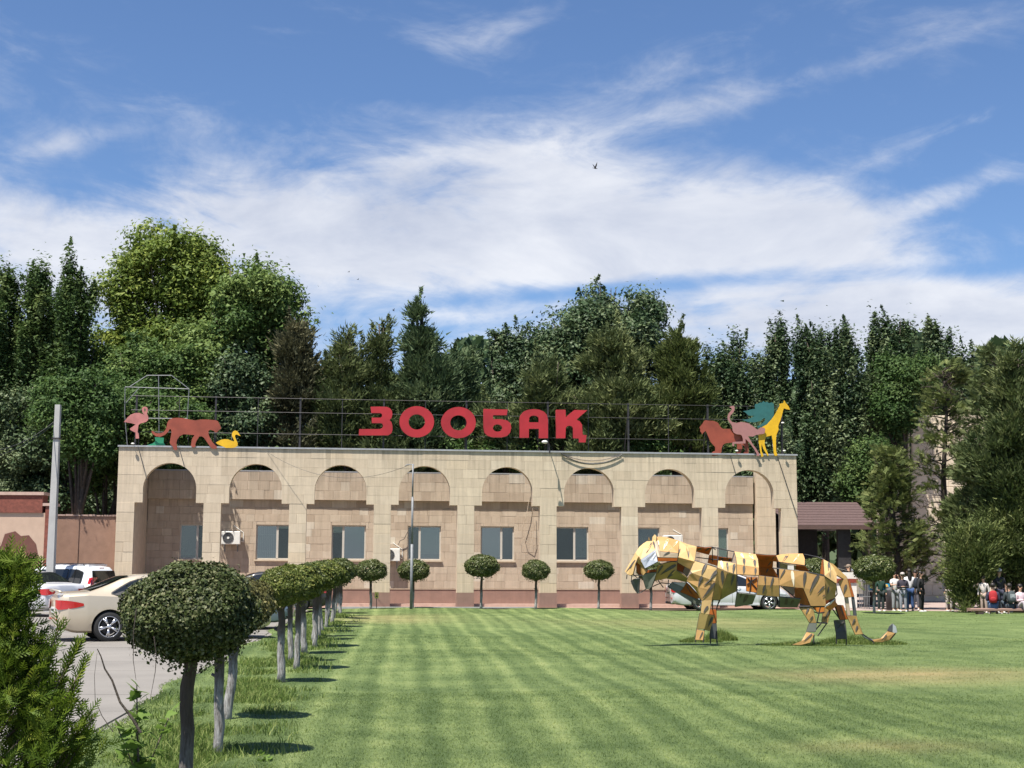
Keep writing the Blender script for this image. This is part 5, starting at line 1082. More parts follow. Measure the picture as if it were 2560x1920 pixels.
# head
panel('A', 'Y', [(285, 460, -.15), (360, 350, -.08), (430, 290, -.02), (500, 245, 0), (590, 242, 0), (650, 400, -.28), (380, 590, -.32), (335, 525, -.28)], [SW(580, 270, 480, 465, 30, -8)], -.03)
panel('A', 'Y', [(285, 460, -.15), (338, 530, -.28), (290, 640, -.3), (240, 850, -.28), (200, 875, -.22), (145, 855, -.2), (92, 802, -.1), (200, 620, -.1)], [SW(280, 590, 110, 815, 30, 0)], -.02)
panel('A', 'Y', [(590, 250, -.12), (600, 170, -.1), (640, 118, -.08), (672, 150, -.1), (668, 240, -.2), (655, 330, -.25)], [SW(615, 240, 650, 390, 30, 0)], .03)
panel('A', 'S', [(380, 592, -.33), (650, 402, -.3), (693, 620, -.38), (460, 742, -.35)], [SW(640, 440, 560, 560, 7, 4), SW(600, 470, 500, 610, 6, -4), SW(560, 500, 470, 660, 5, 3), SW(660, 500, 600, 600, 7, 3), SW(530, 530, 440, 600, 5, -2)])
panel('A', 'T', [(655, 252, -.22), (682, 240, -.2), (740, 430, -.4), (735, 540, -.42), (695, 532, -.4), (652, 400, -.31)])
panel('A', 'D', [(302, 620, -.26), (340, 532, -.32), (372, 590, -.34), (500, 790, -.32), (430, 872, -.3), (390, 830, -.2), (370, 680, -.22)], (), .02); panel('A', 'R', [(300, 620, -.2), (345, 545, -.2), (420, 850, -.15), (380, 900, -.15), (310, 800, -.15)])
panel('A', 'K', [(205, 1000, -.2), (235, 958, -.2), (300, 940, -.24), (368, 928, -.25), (348, 1200, -.15), (318, 1205, -.12), (255, 1120, -.15)], (), .02)
panel('A', 'M', [(408, 882, -.3), (500, 832, -.3), (672, 818, -.3), (630, 950, -.28), (578, 1085, -.25), (520, 1125, -.22), (480, 1122, -.22)], [SW(500, 960, 420, 990, 8)], .02)
framebars.tube([P(*tp('A', 340, 1200), TY - .15) - TL, P(*tp('A', 400, 1180), TY - .15) - TL, P(*tp('A', 485, 1122), TY - .2) - TL], .010, 5)
# neck and shoulder
panel('A', 'O', [(672, 165, 0), (770, 165, 0), (880, 178, 0), (1090, 240, 0), (1072, 462, -.42), (740, 430, -.4), (683, 240, -.15)], [('w', SW(700, 230, 720, 320, 26)), ('w', SW(880, 210, 860, 330, 46, 12)), ('w', SW(850, 270, 800, 400, 36)), ('w', SW(1060, 245, 900, 410, 34)), ], -.05)
panel('A', 'T', [(742, 432, -.4), (1072, 464, -.42), (1060, 545, -.42), (737, 540, -.42)], [SW(915, 435, 790, 505, 26)])
panel('A', 'Y', [(1092, 240, 0), (1240, 300, 0), (1412, 345, 0), (1372, 620, -.42), (1076, 540, -.42)], [SW(1110, 380, 1080, 500, 22, 4), SW(1232, 320, 1262, 560, 48, -10)], -.05)
panel('A', 'O', [(1076, 542, -.42), (1372, 622, -.42), (1300, 768, -.36), (1060, 632, -.36)])
panel('A', 'D', [(690, 700, -.3), (820, 650, -.32), (960, 622, -.34), (1055, 632, -.34), (1040, 790, -.3), (865, 930, -.1), (645, 962, -.1)], [SW(790, 690, 690, 850, 40, 6), SW(1030, 680, 740, 870, 60, 10), SW(1030, 780, 870, 920, 66, 0)], .02)
panel('A', 'L', [(1042, 780, -.3), (1238, 915, -.3), (1222, 1000, -.1), (1050, 950, -.1), (870, 935, -.1)])
panel('A', 'Y', [(1380, 598, -.4), (1580, 662, -.45), (1795, 745, -.47), (1755, 985, -.5), (1332, 832, -.5), (1300, 790, -.45)], [SW(1590, 665, 1500, 870, 58, 6), SW(1790, 780, 1640, 980, 62, 0)], -.02)
panel('A', 'O', [(1332, 832, -.5), (1755, 990, -.5), (1620, 1130, -.48), (1430, 1090, -.47), (1230, 970, -.4), (1280, 872, -.45)], [SW(1510, 890, 1440, 1085, 60, 0), SW(1680, 955, 1540, 1065, 38, 0)])
panel('A', 'O', [(1432, 1092, -.47), (1620, 1132, -.48), (1755, 992, -.5), (1690, 1330, -.45), (1512, 1330, -.45)], [SW(1745, 1010, 1510, 1310, 56, -6)])
panel('A', 'D', [(1230, 972, -.4), (1430, 1092, -.47), (1505, 1330, -.45), (1450, 1230, -.3), (1350, 1085, -.2)])
panel('A', 'Y', [(1512, 1332, -.45), (1690, 1332, -.45), (1640, 1592, -.45), (1490, 1562, -.45)], [SW(1620, 1440, 1535, 1565, 46)])
panel('A', 'Y', [(1812, 602, -.35), (1980, 630, -.36), (2142, 660, -.38), (2142, 862, -.48), (2003, 816, -.5), (1795, 732, -.47)], [('w', SW(1860, 605, 1900, 760, 50)), SW(1975, 635, 1990, 800, 40), SW(2110, 660, 2080, 850, 50)], -.02)
panel('A', 'D', [(1795, 742, -.5), (2003, 820, -.52), (1880, 1120, -.42), (1850, 1322, -.25), (1700, 1322, -.4), (1760, 1000, -.5)], [SW(1885, 790, 1890, 1050, 62, 0), SW(1990, 830, 1920, 1090, 34)])
panel('A', 'L', [(2005, 822, -.52), (2142, 864, -.5), (2150, 1165, -.35), (1990, 1242, -.3), (1860, 1320, -.25), (1882, 1122, -.42)], [SW(2100, 860, 2045, 1070, 44)])
# trunk
panel('B', 'Y', [(118, 215, 0), (320, 240, 0), (510, 265, 0), (550, 372, -.26), (150, 330, -.26)], [('w', SW(240, 250, 290, 330, 40)), ('w', SW(390, 250, 470, 350, 50))], -.02)
panel('B', 'Y', [(150, 332, -.27), (550, 374, -.27), (566, 515, -.45), (165, 455, -.45)], [SW(295, 340, 300, 470, 50), SW(490, 365, 500, 500, 52)]); panel('B', 'O', [(165, 457, -.45), (566, 517, -.45), (566, 650, -.5), (165, 630, -.5)], [SW(298, 475, 285, 630, 46), SW(510, 515, 500, 640, 40)])
panel('B', 'O', [(890, 290, 0), (990, 265, 0), (1100, 258, 0), (1260, 252, 0), (1380, 255, 0), (1415, 350, -.2), (1412, 466, -.35), (1210, 440, -.35), (940, 402, -.3)], [SW(1110, 262, 1000, 410, 46), ('w', SW(1310, 265, 1200, 405, 24))], -.03)
panel('B', 'O', [(566, 655, -.5), (930, 700, -.5), (940, 836, -.5), (552, 830, -.5)], [SW(685, 665, 685, 830, 30, 0), SW(835, 690, 775, 900, 40)]); panel('B', 'D', [(552, 832, -.5), (940, 838, -.5), (942, 1045, -.45), (527, 1010, -.45)], [SW(685, 835, 635, 1005, 52)])
panel('B', 'M', [(165, 975, -.4), (340, 990, -.42), (515, 1015, -.4), (450, 1182, -.1), (130, 1232, -.1)], [SW(255, 985, 220, 1075, 26), SW(360, 1010, 280, 1165, 66)], .02); panel('B', 'M', [(945, 1050, -.4), (1342, 1085, -.4), (1282, 1236, -.1), (930, 1236, -.1)], [[(1060, 1075), (1112, 1075), (1090, 1195), (1045, 1190)], SW(1205, 1105, 1150, 1205, 44)], .02)
panel('B', 'O', [(945, 532, -.48), (1200, 560, -.49), (1455, 585, -.5), (1385, 886, -.5), (1230, 872, -.49), (945, 836, -.5)], [SW(1050, 545, 950, 715, 30), ('w', SW(1180, 565, 1215, 860, 60)), SW(1425, 590, 1395, 870, 60)], -.015)
panel('B', 'O', [(1458, 586, -.5), (1780, 655, -.5), (1800, 1215, -.45), (1525, 1215, -.45), (1388, 886, -.5)], [SW(1670, 640, 1500, 980, 66, 8), SW(1775, 850, 1645, 995, 34), SW(1785, 1010, 1740, 1050, 22)], -.015)
panel('B', 'Y', [(1762, 360, -.1), (1870, 420, -.15), (1950, 520, -.22), (2002, 640, -.3), (1998, 805, -.35), (1782, 662, -.45)], [SW(1855, 410, 1885, 690, 52, 0)], -.03)
panel('B', 'D', [(1872, 420, 0), (1930, 440, .05), (2195, 690, .05), (2130, 720, 0), (2010, 650, -.1)]); panel('B', 'O', [(2035, 760, .0), (2195, 700, 0), (2275, 1050, .0), (2150, 1055, 0)], [SW(2180, 820, 2130, 990, 46)])
panel('C', 'R', [(1640, -40, .08), (1655, -35, .08), (1702, 130, .08), (1672, 130, .08)])
panel('C', 'T', [(1605, 140, .05), (1640, 140, .05), (1662, 320, .05), (1632, 318, .05)]); panel('C', 'K', [(1676, 138, .1), (1702, 138, .1), (1727, 320, .1), (1697, 320, .1)])
panel('C', 'R', [(1510, 215, .1), (1590, 220, .1), (1637, 360, .1), (1560, 367, .1)], [SW(1560, 230, 1600, 340, 10)]); panel('C', 'D', [(1625, 322, .0), (1725, 326, 0), (1745, 400, 0), (1792, 512, 0), (1712, 517, 0), (1660, 400, 0)], [SW(1710, 360, 1680, 420, 22), SW(1735, 430, 1715, 490, 22)], .02)
panel('C', 'S', [(1780, 517, .05), (1890, 570, .05), (1902, 596, .05), (1800, 542, .05)]); panel('C', 'O', [(1890, 570, .05), (1970, 560, .05), (2045, 485, .05), (2118, 502, .05), (2062, 570, .05), (1985, 595, .05), (1895, 592, .05)], [SW(2035, 520, 1980, 585, 14)], -.02)
panel('C', 'K', [(2045, 477, .05), (2068, 430, .05), (2095, 408, .05), (2093, 492, .05)]); panel('C', 'S', [(2097, 408, .05), (2128, 432, .05), (2142, 495, .05), (2112, 502, .05), (2095, 492, .05)])
panel('C', 'W', [(1410, 218, -.2), (1503, 155, 0), (1480, 195, 0), (1402, 238, -.2)]); panel('C', 'B', [(1402, 238, -.1), (1503, 172, 0), (1532, 212, 0), (1462, 272, 0)])
panel('C', 'D', [(1145, 240, -.4), (1210, 232, -.4), (1278, 235, -.42), (1295, 320, -.42), (1312, 397, -.42), (1245, 397, -.42), (1205, 330, -.42)], [SW(1235, 245, 1205, 310, 20), SW(1280, 330, 1240, 380, 14)], -.02)
panel('C', 'M', [(1243, 402, -.43), (1317, 402, -.43), (1308, 488, -.45), (1213, 490, -.45)]); panel('C', 'O', [(1215, 492, -.45), (1292, 512, -.45), (1250, 600, -.5), (1150, 625, -.55), (1068, 622, -.6), (1160, 588, -.5)], [SW(1270, 510, 1180, 590, 16)], -.01)
panel('C', 'L', [(120, 300, -.45), (165, 300, -.45), (205, 312, -.45), (168, 460, -.45), (90, 458, -.45)]); panel('C', 'D', [(205, 312, -.45), (272, 322, -.3), (222, 480, -.3), (168, 466, -.44)], [SW(250, 340, 205, 440, 26)]); panel('C', 'O', [(90, 465, -.47), (167, 482, -.47), (152, 575, -.5), (75, 570, -.5)], [SW(150, 490, 115, 565, 12)])
# whiskers, welded rods and edge bars of the frame
def bar(v, *pts, r=.011): framebars.tube([P(*tp(v, x, y), TY + d) - TL for x, y, d in pts], r, 5)
for L in ([(1690, 350, .05), (1760, 400, .1)], [(1700, 352, .05), (2110, 438, .02)], [(2110, 438, .02), (2060, 620, -.3)], [(1805, 360, .05), (1805, 720, -.45)], [(1700, 355, .05), (1705, 620, .3)], [(1980, 420, .05), (1975, 560, .3)], [(1370, 600, -.4), (1580, 662, -.45), (1795, 720, -.47)], [(1400, 540, .3), (1810, 590, .3)],
          [(1850, 1320, -.25), (1790, 1440, -.2)], [(1870, 1080, -.4), (1840, 1330, -.2)], [(205, 1000, -.2), (215, 890, -.2), (300, 870, -.22), (420, 880, -.3)], [(240, 850, -.25), (330, 930, -.2), (400, 860, -.28)], [(640, 955, -.1), (580, 1090, -.2)], [(885, 1085, -.1), (895, 950, -.1)], [(600, 1080, 0), (760, 1010, 0), (930, 1030, 0)], [(700, 960, 0), (800, 1100, 0)], [(130, 860, -.2), (122, 940, -.2)]): bar('A', *L)
for L in ([(1410, 265, .05), (1650, 315, .05), (1760, 360, .0)], [(825, 515, -.4), (1500, 600, -.5), (1780, 660, -.5)], [(165, 635, -.5), (165, 975, -.42)], [(430, 680, .38), (400, 980, .38)], [(360, 700, .38), (530, 900, .38)], [(530, 700, .38), (350, 820, .38)], [(945, 400, -.3), (945, 1236, -.3)], [(1300, 1225, -.43), (1790, 1220, -.43)], [(1700, 1240, -.1), (1640, 1520, -.1)], [(1640, 1525, -.1), (1810, 1535, .2)], [(970, 845, .1), (1240, 1060, .1)], [(1990, 820, -.3), (2010, 1000, .1), (1940, 1090, .1)]): bar('B', *L, r=.013)
for L in ([(1355, 235, 0), (1320, 395, 0)], [(1320, 395, -.1), (1425, 402, .3)], [(1370, 395, 0), (1290, 490, -.3)], [(1420, 405, .2), (1330, 530, .1)], [(1465, 235, .2), (1560, 370, .3)], [(1500, 215, .1), (1545, 340, .2)], [(1280, 280, -.2), (1330, 300, 0), (1395, 290, .2)], [(90, 460, -.45), (78, 600, -.45)], [(165, 465, -.45), (155, 600, -.5)], [(230, 480, .3), (230, 610, .3)], [(290, 480, .3), (298, 610, .3)], [(235, 160, -.2), (320, 165, -.1), (290, 262, .1)], [(250, 160, -.3), (250, 260, .1)], [(1290, 520, -.45), (1285, 600, -.45)], [(1520, 560, .35), (1520, 630, .35)], [(1622, 560, .35), (1622, 630, .35)], [(1790, 515, .03), (1900, 590, .05), (1900, 610, .05)], [(2070, 570, .08), (2125, 505, .08)], [(1140, 238, -.42), (1400, 232, -.4)]): bar('C', *L, r=.014)
tag(framebars.build('frame', MT['steel'], tiger), kind='stuff')

# ------------------------------------------------------------------ cars
def interp(tab, x): return float(np.interp(x, [t[0] for t in tab], [t[1] for t in tab]))
SEDAN = dict(L=4.75, zt=[(0, .88), (.04, 1.0), (.12, 1.06), (.3, 1.075), (.62, 1.09), (.95, 1.22), (1.35, 1.385), (1.7, 1.445), (2.15, 1.465), (2.6, 1.44), (2.95, 1.33), (3.3, 1.17), (3.6, 1.04), (3.95, .97), (4.35, .89), (4.6, .78), (4.72, .66), (4.75, .56)],
             belt=[(0, .86), (.1, 1.0), (.6, 1.03), (2, .97), (3.5, .93), (4.3, .80), (4.75, .52)], w=[(0, .70), (.05, .78), (.2, .85), (.6, .90), (1.5, .91), (3.4, .91), (4.1, .88), (4.5, .78), (4.7, .64), (4.75, .52)],
             ax=(1.06, 3.80), wins=[[(1.12, 1.045, 1.06), (1.3, 1.02, 1.17), (1.5, 1.01, 1.28), (1.68, 1.005, 1.335)], [(1.73, 1.0, 1.345), (2.0, .99, 1.375), (2.28, .985, 1.375)], [(2.34, .985, 1.375), (2.6, .98, 1.34), (2.85, .975, 1.25), (3.12, .97, 1.11), (3.26, .97, 1.02)]],
             rear=(.66, 1.5), front=(2.72, 3.56))
VAN = dict(L=4.4, zt=[(0, .75), (.03, 1.0), (.08, 1.3), (.16, 1.52), (.26, 1.60), (.5, 1.635), (1.2, 1.65), (2.0, 1.65), (2.5, 1.60), (2.85, 1.45), (3.35, 1.10), (3.6, 1.03), (4.1, .93), (4.33, .80), (4.4, .6)],
           belt=[(0, .74), (.03, .9), (.1, 1.0), (2, .97), (3.4, .92), (4.1, .84), (4.4, .55)], w=[(0, .76), (.05, .82), (.3, .87), (1, .88), (3.4, .88), (4.1, .82), (4.35, .7), (4.4, .55)],
           ax=(.80, 3.62), wins=[[(.45, 1.02, 1.40), (.7, 1.0, 1.48), (1.05, .99, 1.49)], [(1.12, .99, 1.49), (1.5, .98, 1.49), (1.85, .98, 1.49)], [(1.92, .98, 1.49), (2.3, .97, 1.47), (2.6, .97, 1.38), (2.95, .96, 1.16), (3.08, .96, 1.04)]], rear=(.065, .17), front=(2.5, 3.3))
wheel_cache = {}
TRED = M('tail_light_red', (.42, .006, .008), .12, 0, spec=.7, coat=.8); PLATE = M('number_plate', (.6, .6, .58), .5, .05); CHROME = M('alloy_metal', (.62, .62, .64), .25, .08, 20, metal=.8); HEAD = M('headlight_glass', (.55, .58, .6), .1, 0, spec=.8)
DARKT = M('dark_trim', (.02, .02, .022), .5, .1); LINE = M('panel_gap', (.03, .03, .03), .8, 0)
def car(name, label, spec, paint, center, heading, spoiler=False, group=None, van=False):
    rx = lambda x: x - spec['L'] / 2; root = thing(name, label, 'car', (center[0], center[1], .0), heading, group); Lc = spec['L']
    zt = lambda x: interp(spec['zt'], x); bl = lambda x: interp(spec['belt'], x); ww = lambda x: interp(spec['w'], x)
    xs = sorted(set([t[0] for t in spec['zt']] + [t[0] for t in spec['w']] + list(np.linspace(.1, Lc - .1, 44))))
    def sec(x):
        w, b, t = ww(x), bl(x), zt(x); g = min(1, max(0, (t - b - .06) / .3)); e = min(1, min(x, Lc - x) / .35); zb = .20 + .12 * (1 - e); lowf = .97 + .03 * e
        A = [(0, zb), (w * .82, zb), (w * .955, zb + .05), (w * 1.0, max(zb + .1, .40)), (w * 1.003, .58), (w * .99, (b + .58) / 2 + .03), (w * .965, b - .03), (w * .935, b)]
        gh = [(w * .90, b + .035), (w * (.93 - .13), b + (t - b) * .45), (w * .70, t - .06), (w * .63, t - .02), (w * .4, t), (0, t + .012)]
        dk = [(w * .905, b + .018), (w * .84, b + (t - b) * .55), (w * .72, t - .012), (w * .55, t - .004), (w * .3, t), (0, t + .004)]
        return A + [(a[0] * g + c[0] * (1 - g), a[1] * g + c[1] * (1 - g)) for a, c in zip(gh, dk)]
    V = []; rings = []
    for x in xs:
        s = sec(x); full = s + [(-y, z) for y, z in s[-2:0:-1]]; rings.append(len(V)); V += [(rx(x), -y, z) for y, z in full]; n = len(full)
    Fc = []
    for i in range(len(xs) - 1):
        for k in range(n): Fc.append((i * n + k, (i + 1) * n + k, (i + 1) * n + (k + 1) % n, i * n + (k + 1) % n))
    Fc += [tuple(range(n)), tuple(range((len(xs) - 1) * n, len(xs) * n))[::-1]]
    me = bpy.data.meshes.new('body'); me.from_pydata(V, [], Fc); me.update(); bm = bmesh.new(); bm.from_mesh(me); bmesh.ops.recalc_face_normals(bm, faces=bm.faces); bm.to_mesh(me); bm.free()
    body = bpy.data.objects.new('body', me); COL.objects.link(body); cuts = []
    for a in spec['ax']:
        for sy in (-1, 1):
            mb = MB(); c0 = sy * (ww(a) - .26); c1 = sy * (ww(a) + .2); N = 40
            ring = [(math.cos(2 * math.pi * k / N) * .375 + rx(a), math.sin(2 * math.pi * k / N) * .375 + .33) for k in range(N)]
            mb.add([(p[0], c0, p[1]) for p in ring] + [(p[0], c1, p[1]) for p in ring], [(k, (k + 1) % N, N + (k + 1) % N, N + k) for k in range(N)] + [tuple(range(N))[::-1], tuple(range(N, 2 * N))])
            co = mb.build('cutter'); b2 = bmesh.new(); b2.from_mesh(co.data); bmesh.ops.recalc_face_normals(b2, faces=b2.faces); b2.to_mesh(co.data); b2.free(); co.data.materials.append(DARKT); cuts.append(co)
            md = body.modifiers.new('b', 'BOOLEAN'); md.operation = 'DIFFERENCE'; md.object = co; md.solver = 'EXACT'; md.material_mode = 'TRANSFER'
    body.data.materials.append(paint)
    dg = bpy.context.evaluated_depsgraph_get(); me2 = bpy.data.meshes.new_from_object(body.evaluated_get(dg)); bpy.data.objects.remove(body)
    for c in cuts: bpy.data.objects.remove(c)
    bo = link('body', me2, None, root); me2.polygons.foreach_set('use_smooth', [True] * len(me2.polygons))
    try: me2.set_sharp_from_angle(angle=math.radians(32))
    except Exception: pass
    sy_of = lambda x, z: ww(x) * (.93 - .23 * max(0, (z - bl(x)) / max(.1, zt(x) - .06 - bl(x)))) if z > bl(x) else ww(x) * (.99 if z > .7 else 1.003)
    def side_poly(cols, off, sy):
        vs = [];
        for x, a, b in cols:
            for t in (0, .5, 1): z = a + (b - a) * t; vs.append((rx(x), sy * (sy_of(x, z) + off), z))
        return vs, [tuple((i * 3 + j, (i + 1) * 3 + j, (i + 1) * 3 + j + 1, i * 3 + j + 1)[::-sy]) for i in range(len(cols) - 1) for j in (0, 1)]
    for sy in (-1, 1):
        for cols in spec['wins']:
            trim = [(cols[0][0] - .03, cols[0][1] - .02, cols[0][2] + .0)] + [(x, a - .025, b + .025) for x, a, b in cols] + [(cols[-1][0] + .03, cols[-1][1] - .02, cols[-1][2])]
            mb = MB(); mb.add(*side_poly(trim, .010, sy)); fo = mb.build('window_frame', DARKT, root, True); mb = MB(); mb.add(*side_poly(cols, .016, sy)); mb.build('pane', MT['carglass'], fo, True)
        for xd in ([1.52, 2.31, 3.38] if not van else [1.08, 1.88, 3.2]):       # door gaps
            pts = [(rx(xd + (.10 * math.sin((z - .3) * 3) if xd < 1.6 else 0)), sy * (sy_of(xd, z) + .001), z) for z in np.linspace(.30, bl(xd), 8)]
            mb = MB(); mb.tube(pts, .005, 4); mb.build('door_gap', LINE, root)
        for xd in ([1.72, 2.5] if not van else [1.3, 2.1]): mb = MB(); z = .86; mb.tube([(rx(xd), sy * (ww(xd) * .99 + .004), z), (rx(xd + .06), sy * (ww(xd) * .99 + .03), z + .005), (rx(xd + .16), sy * (ww(xd) * .99 + .004), z)], .012, 6); mb.build('door_handle', paint, root)
        mb = MB(); xm = spec['wins'][2][-1][0] - .12; mb.ell((rx(xm), sy * (ww(xm) * .93 + .10), 1.03), (.07, .10, .065), 12, 8); mb.build('mirror', paint, root, True)
        # tail lights wrap the rear corner
        xa = .0 if not van else .03; cols = []
        za, zb_ = ((.70, .90) if not van else (.78, 1.22))
        for t in np.linspace(0, 1, 5):
            x = .05 + (.46 if not van else .10) * t; lo = za + .03 * t; hi = zb_ - .02 * t; cols.append((x, lo + (.05 * t * t if not van else 0), hi - (.05 * t * t if not van else 0)))
        mb = MB(); mb.add(*side_poly(cols, .012, sy)); yb = ww(.05); vs = [(rx(-.012), sy * yb * .99, za), (rx(-.012), sy * yb * .99, zb_), (rx(-.03), sy * yb * (.55 if not van else .85), zb_ - .0), (rx(-.03), sy * yb * (.6 if not van else .85), za + .04), (rx(.05), sy * (sy_of(.05, za) + .012), za), (rx(.05), sy * (sy_of(.05, zb_) + .012), zb_)]
        mb.add(vs, [(0, 1, 2, 3)[::sy], (4, 5, 1, 0)[::sy]]); mb.build('tail_light', TRED, root, True)
        mb = MB(); mb.box(rx(-.022), rx(.02), sy * .5 - .09, sy * .5 + .09, .46, .50); mb.build('reflector', TRED, root)
        cols = [(Lc - .75 + .16 * k, .66 - .01 * k, .79 - .028 * k) for k in range(4)]; mb = MB(); mb.add(*side_poly(cols, .012, sy)); mb.build('headlight', HEAD, root, True)
        mb = MB(); mb.box(rx(1.5), rx(3.4), sy * ww(2.4) * .985 - .02, sy * ww(2.4) * .985 + .02, .22, .29); mb.build('sill', paint if not van else DARKT, root)
    def top_glass(xa, xb, nm, w0, w1):
        cols = 7; vs = []
        for i in range(cols):
            x = xa + (xb - xa) * i / (cols - 1); yw = ww(x) * (w0 + (w1 - w0) * i / (cols - 1))
            for k in range(7): y = -yw + 2 * yw * k / 6; q = abs(y) / (ww(x)); zz_ = zt(x) + .022 - .05 * max(0, q - .4); vs.append((rx(x) - (.01 if xa < 1.6 else -.01), y, zz_))
        mb = MB(); mb.add(vs, [(i * 7 + k, (i + 1) * 7 + k, (i + 1) * 7 + k + 1, i * 7 + k + 1) for i in range(cols - 1) for k in range(6)]); mb.build(nm, MT['carglass'], root, True)
    if not van: top_glass(spec['rear'][0], spec['rear'][1], 'rear_window', .74, .60)
    else:
        mb = MB(); y = .66; mb.add([(rx(.035) - .02, -y, 1.03), (rx(.035) - .02, y, 1.03), (rx(.125) - .02, y * .93, 1.46), (rx(.125) - .02, -y * .93, 1.46)], [(0, 3, 2, 1)]); mb.build('rear_window', MT['carglass'], root)
        for sy in (-1, 1):
            mb = MB(); mb.tube([(rx(.5), sy * .56, 1.63), (rx(.55), sy * .57, 1.70), (rx(2.3), sy * .57, 1.71), (rx(2.4), sy * .56, 1.62)], .018, 6); mb.build('roof_rail', DARKT, root)
        for k in range(5): mb = MB(); mb.box(rx(.35 + k * .38), rx(.48 + k * .38), -.5, .5, 1.648, 1.675); mb.build('roof_rib', paint, root)
        mb = MB(); mb.box(rx(.17), rx(.22), -.12, .12, 1.53, 1.57); mb.build('brake_light', TRED, root); mb = MB(); mb.tube([(rx(.03), .05, 1.06), (rx(.02), .35, 1.10)], .008, 4); mb.build('wiper', DARKT, root)
    top_glass(spec['front'][0], spec['front'][1], 'windscreen', .60, .76)
    mb = MB(); mb.box(rx(-.02), rx(.01), -.26, .26, .62 if not van else .70, .74 if not van else .82); mb.build('number_plate', PLATE, root)
    mb = MB(); mb.box(rx(-.028), rx(-.021), -.2, .2, .66 if not van else .74, .70 if not van else .78); mb.build('plate_print', DARKT, root)
    mb = MB(); mb.box(rx(.0), rx(.12), -.5, .5, .24, .34); mb.build('rear_valance', DARKT, root)
    for sy in (-1, 1): mb = MB(); mb.tube([(rx(-.04), sy * .52, .30), (rx(.2), sy * .52, .30)], .035, 10); mb.build('exhaust', CHROME, root)
    if spoiler: mb = MB(); mb.tube([(rx(.06), -.72, 1.07), (rx(-.01), -.6, 1.10), (rx(-.03), 0, 1.12), (rx(-.01), .6, 1.10), (rx(.06), .72, 1.07)], .025, 6); mb.build('spoiler', paint, root, True)
    for a in spec['ax']:
        for sy in (-1, 1):
            if 'm' not in wheel_cache:
                ty = MB(); ty.lathe([(.20, -.10), (.235, -.105), (.30, -.10), (.322, -.085), (.33, -.06), (.33, .06), (.322, .085), (.30, .10), (.235, .105), (.2, .1)], 40, 'y'); m1 = ty.build('t').data
                ri = MB(); ri.lathe([(.232, -.100), (.225, -.108), (.212, -.10), (.205, -.05), (.2, .08)], 40, 'y')
                for k in range(5):
                    for dq in (-.13, .13):
                        an = 2 * math.pi * k / 5; ri.tube([(math.cos(an) * .04, -.075, math.sin(an) * .04), (math.cos(an + dq * .5) * .12, -.095, math.sin(an + dq * .5) * .12), (math.cos(an + dq) * .215, -.09, math.sin(an + dq) * .215)], [.022, .020, .022], 6)
                ri.lathe([(.05, -.09), (.045, -.105), (0, -.108)], 14, 'y'); m2 = ri.build('r').data; br = MB(); br.lathe([(.17, -.03), (.0, -.032)], 24, 'y'); m3 = br.build('b').data
                for o in [o for o in bpy.data.objects if o.name in ('t', 'r', 'b')]: bpy.data.objects.remove(o)
                m1.materials.append(MT['black']); m2.materials.append(CHROME); m3.materials.append(MT['steel'])
                for m_ in (m1, m2): m_.polygons.foreach_set('use_smooth', [True] * len(m_.polygons))
                wheel_cache['m'] = (m1, m2, m3)
            m1, m2, m3 = wheel_cache['m']; wo = link('wheel', m1, None, root); wo.location = (rx(a), sy * (ww(a) - .115), .33); wo.rotation_euler = (0, .4 * a, math.pi if sy > 0 else 0)
            link('rim', m2, None, wo); link('brake_disc', m3, None, wo)
    return root
def cpaint(name, col, metal=.35): return M(name, col, .32, .03, 2, metal=metal, coat=.7, spec=.5)
CP = dict(beige=cpaint('champagne_paint', (.56, .48, .36)), silver=cpaint('silver_paint', (.60, .60, .62), .2), white=cpaint('white_car_paint', (.72, .75, .78), 0), blue=cpaint('grey_blue_paint', (.20, .25, .32)), black=cpaint('black_car_paint', (.02, .02, .022), 0))
def place_rear(spec, px, Y, ang, side):      # car centre so that its rear corner on the given side stands under photo column px
    h = Vector((math.cos(ang), math.sin(ang), 0)); l = Vector((-h.y, h.x, 0)); p = P(px, 1500, Y); p.z = 0
    return p - l * side * interp(spec['w'], .1) + h * (spec['L'] / 2 - .02)
R_A = math.radians
car('sedan', 'champagne beige sedan with red tail light, nearest car in the car park', SEDAN, CP['beige'], place_rear(SEDAN, 150, 30.9, R_A(25), -1), R_A(25), True)
car('sedan', 'silver sedan parked nose away behind the thuja, rear window and plate visible', SEDAN, CP['silver'], place_rear(SEDAN, 112, 45.5, R_A(145), 1), R_A(145))
car('estate_car', 'white boxy estate car with roof rails parked by the pink boundary wall', VAN, CP['white'], place_rear(VAN, 222, 51.0, R_A(157), 1), R_A(157), van=True)
car('sedan', 'grey-blue sedan whose wheel shows behind the second clipped ball tree', SEDAN, CP['blue'], (P(560, 1500, 38.0).x - .55, 38.0), R_A(3))
car('sedan', 'black car with pale bumper strip glimpsed between the row trunks', SEDAN, CP['black'], (P(690, 1500, 51.5).x - .5, 51.8), R_A(186))
car('sedan', 'silver sedan parked along the arcade behind the tiger sculpture', SEDAN, CP['silver'], (P(1820, 1500, 57.0).x, 57.0), R_A(6))

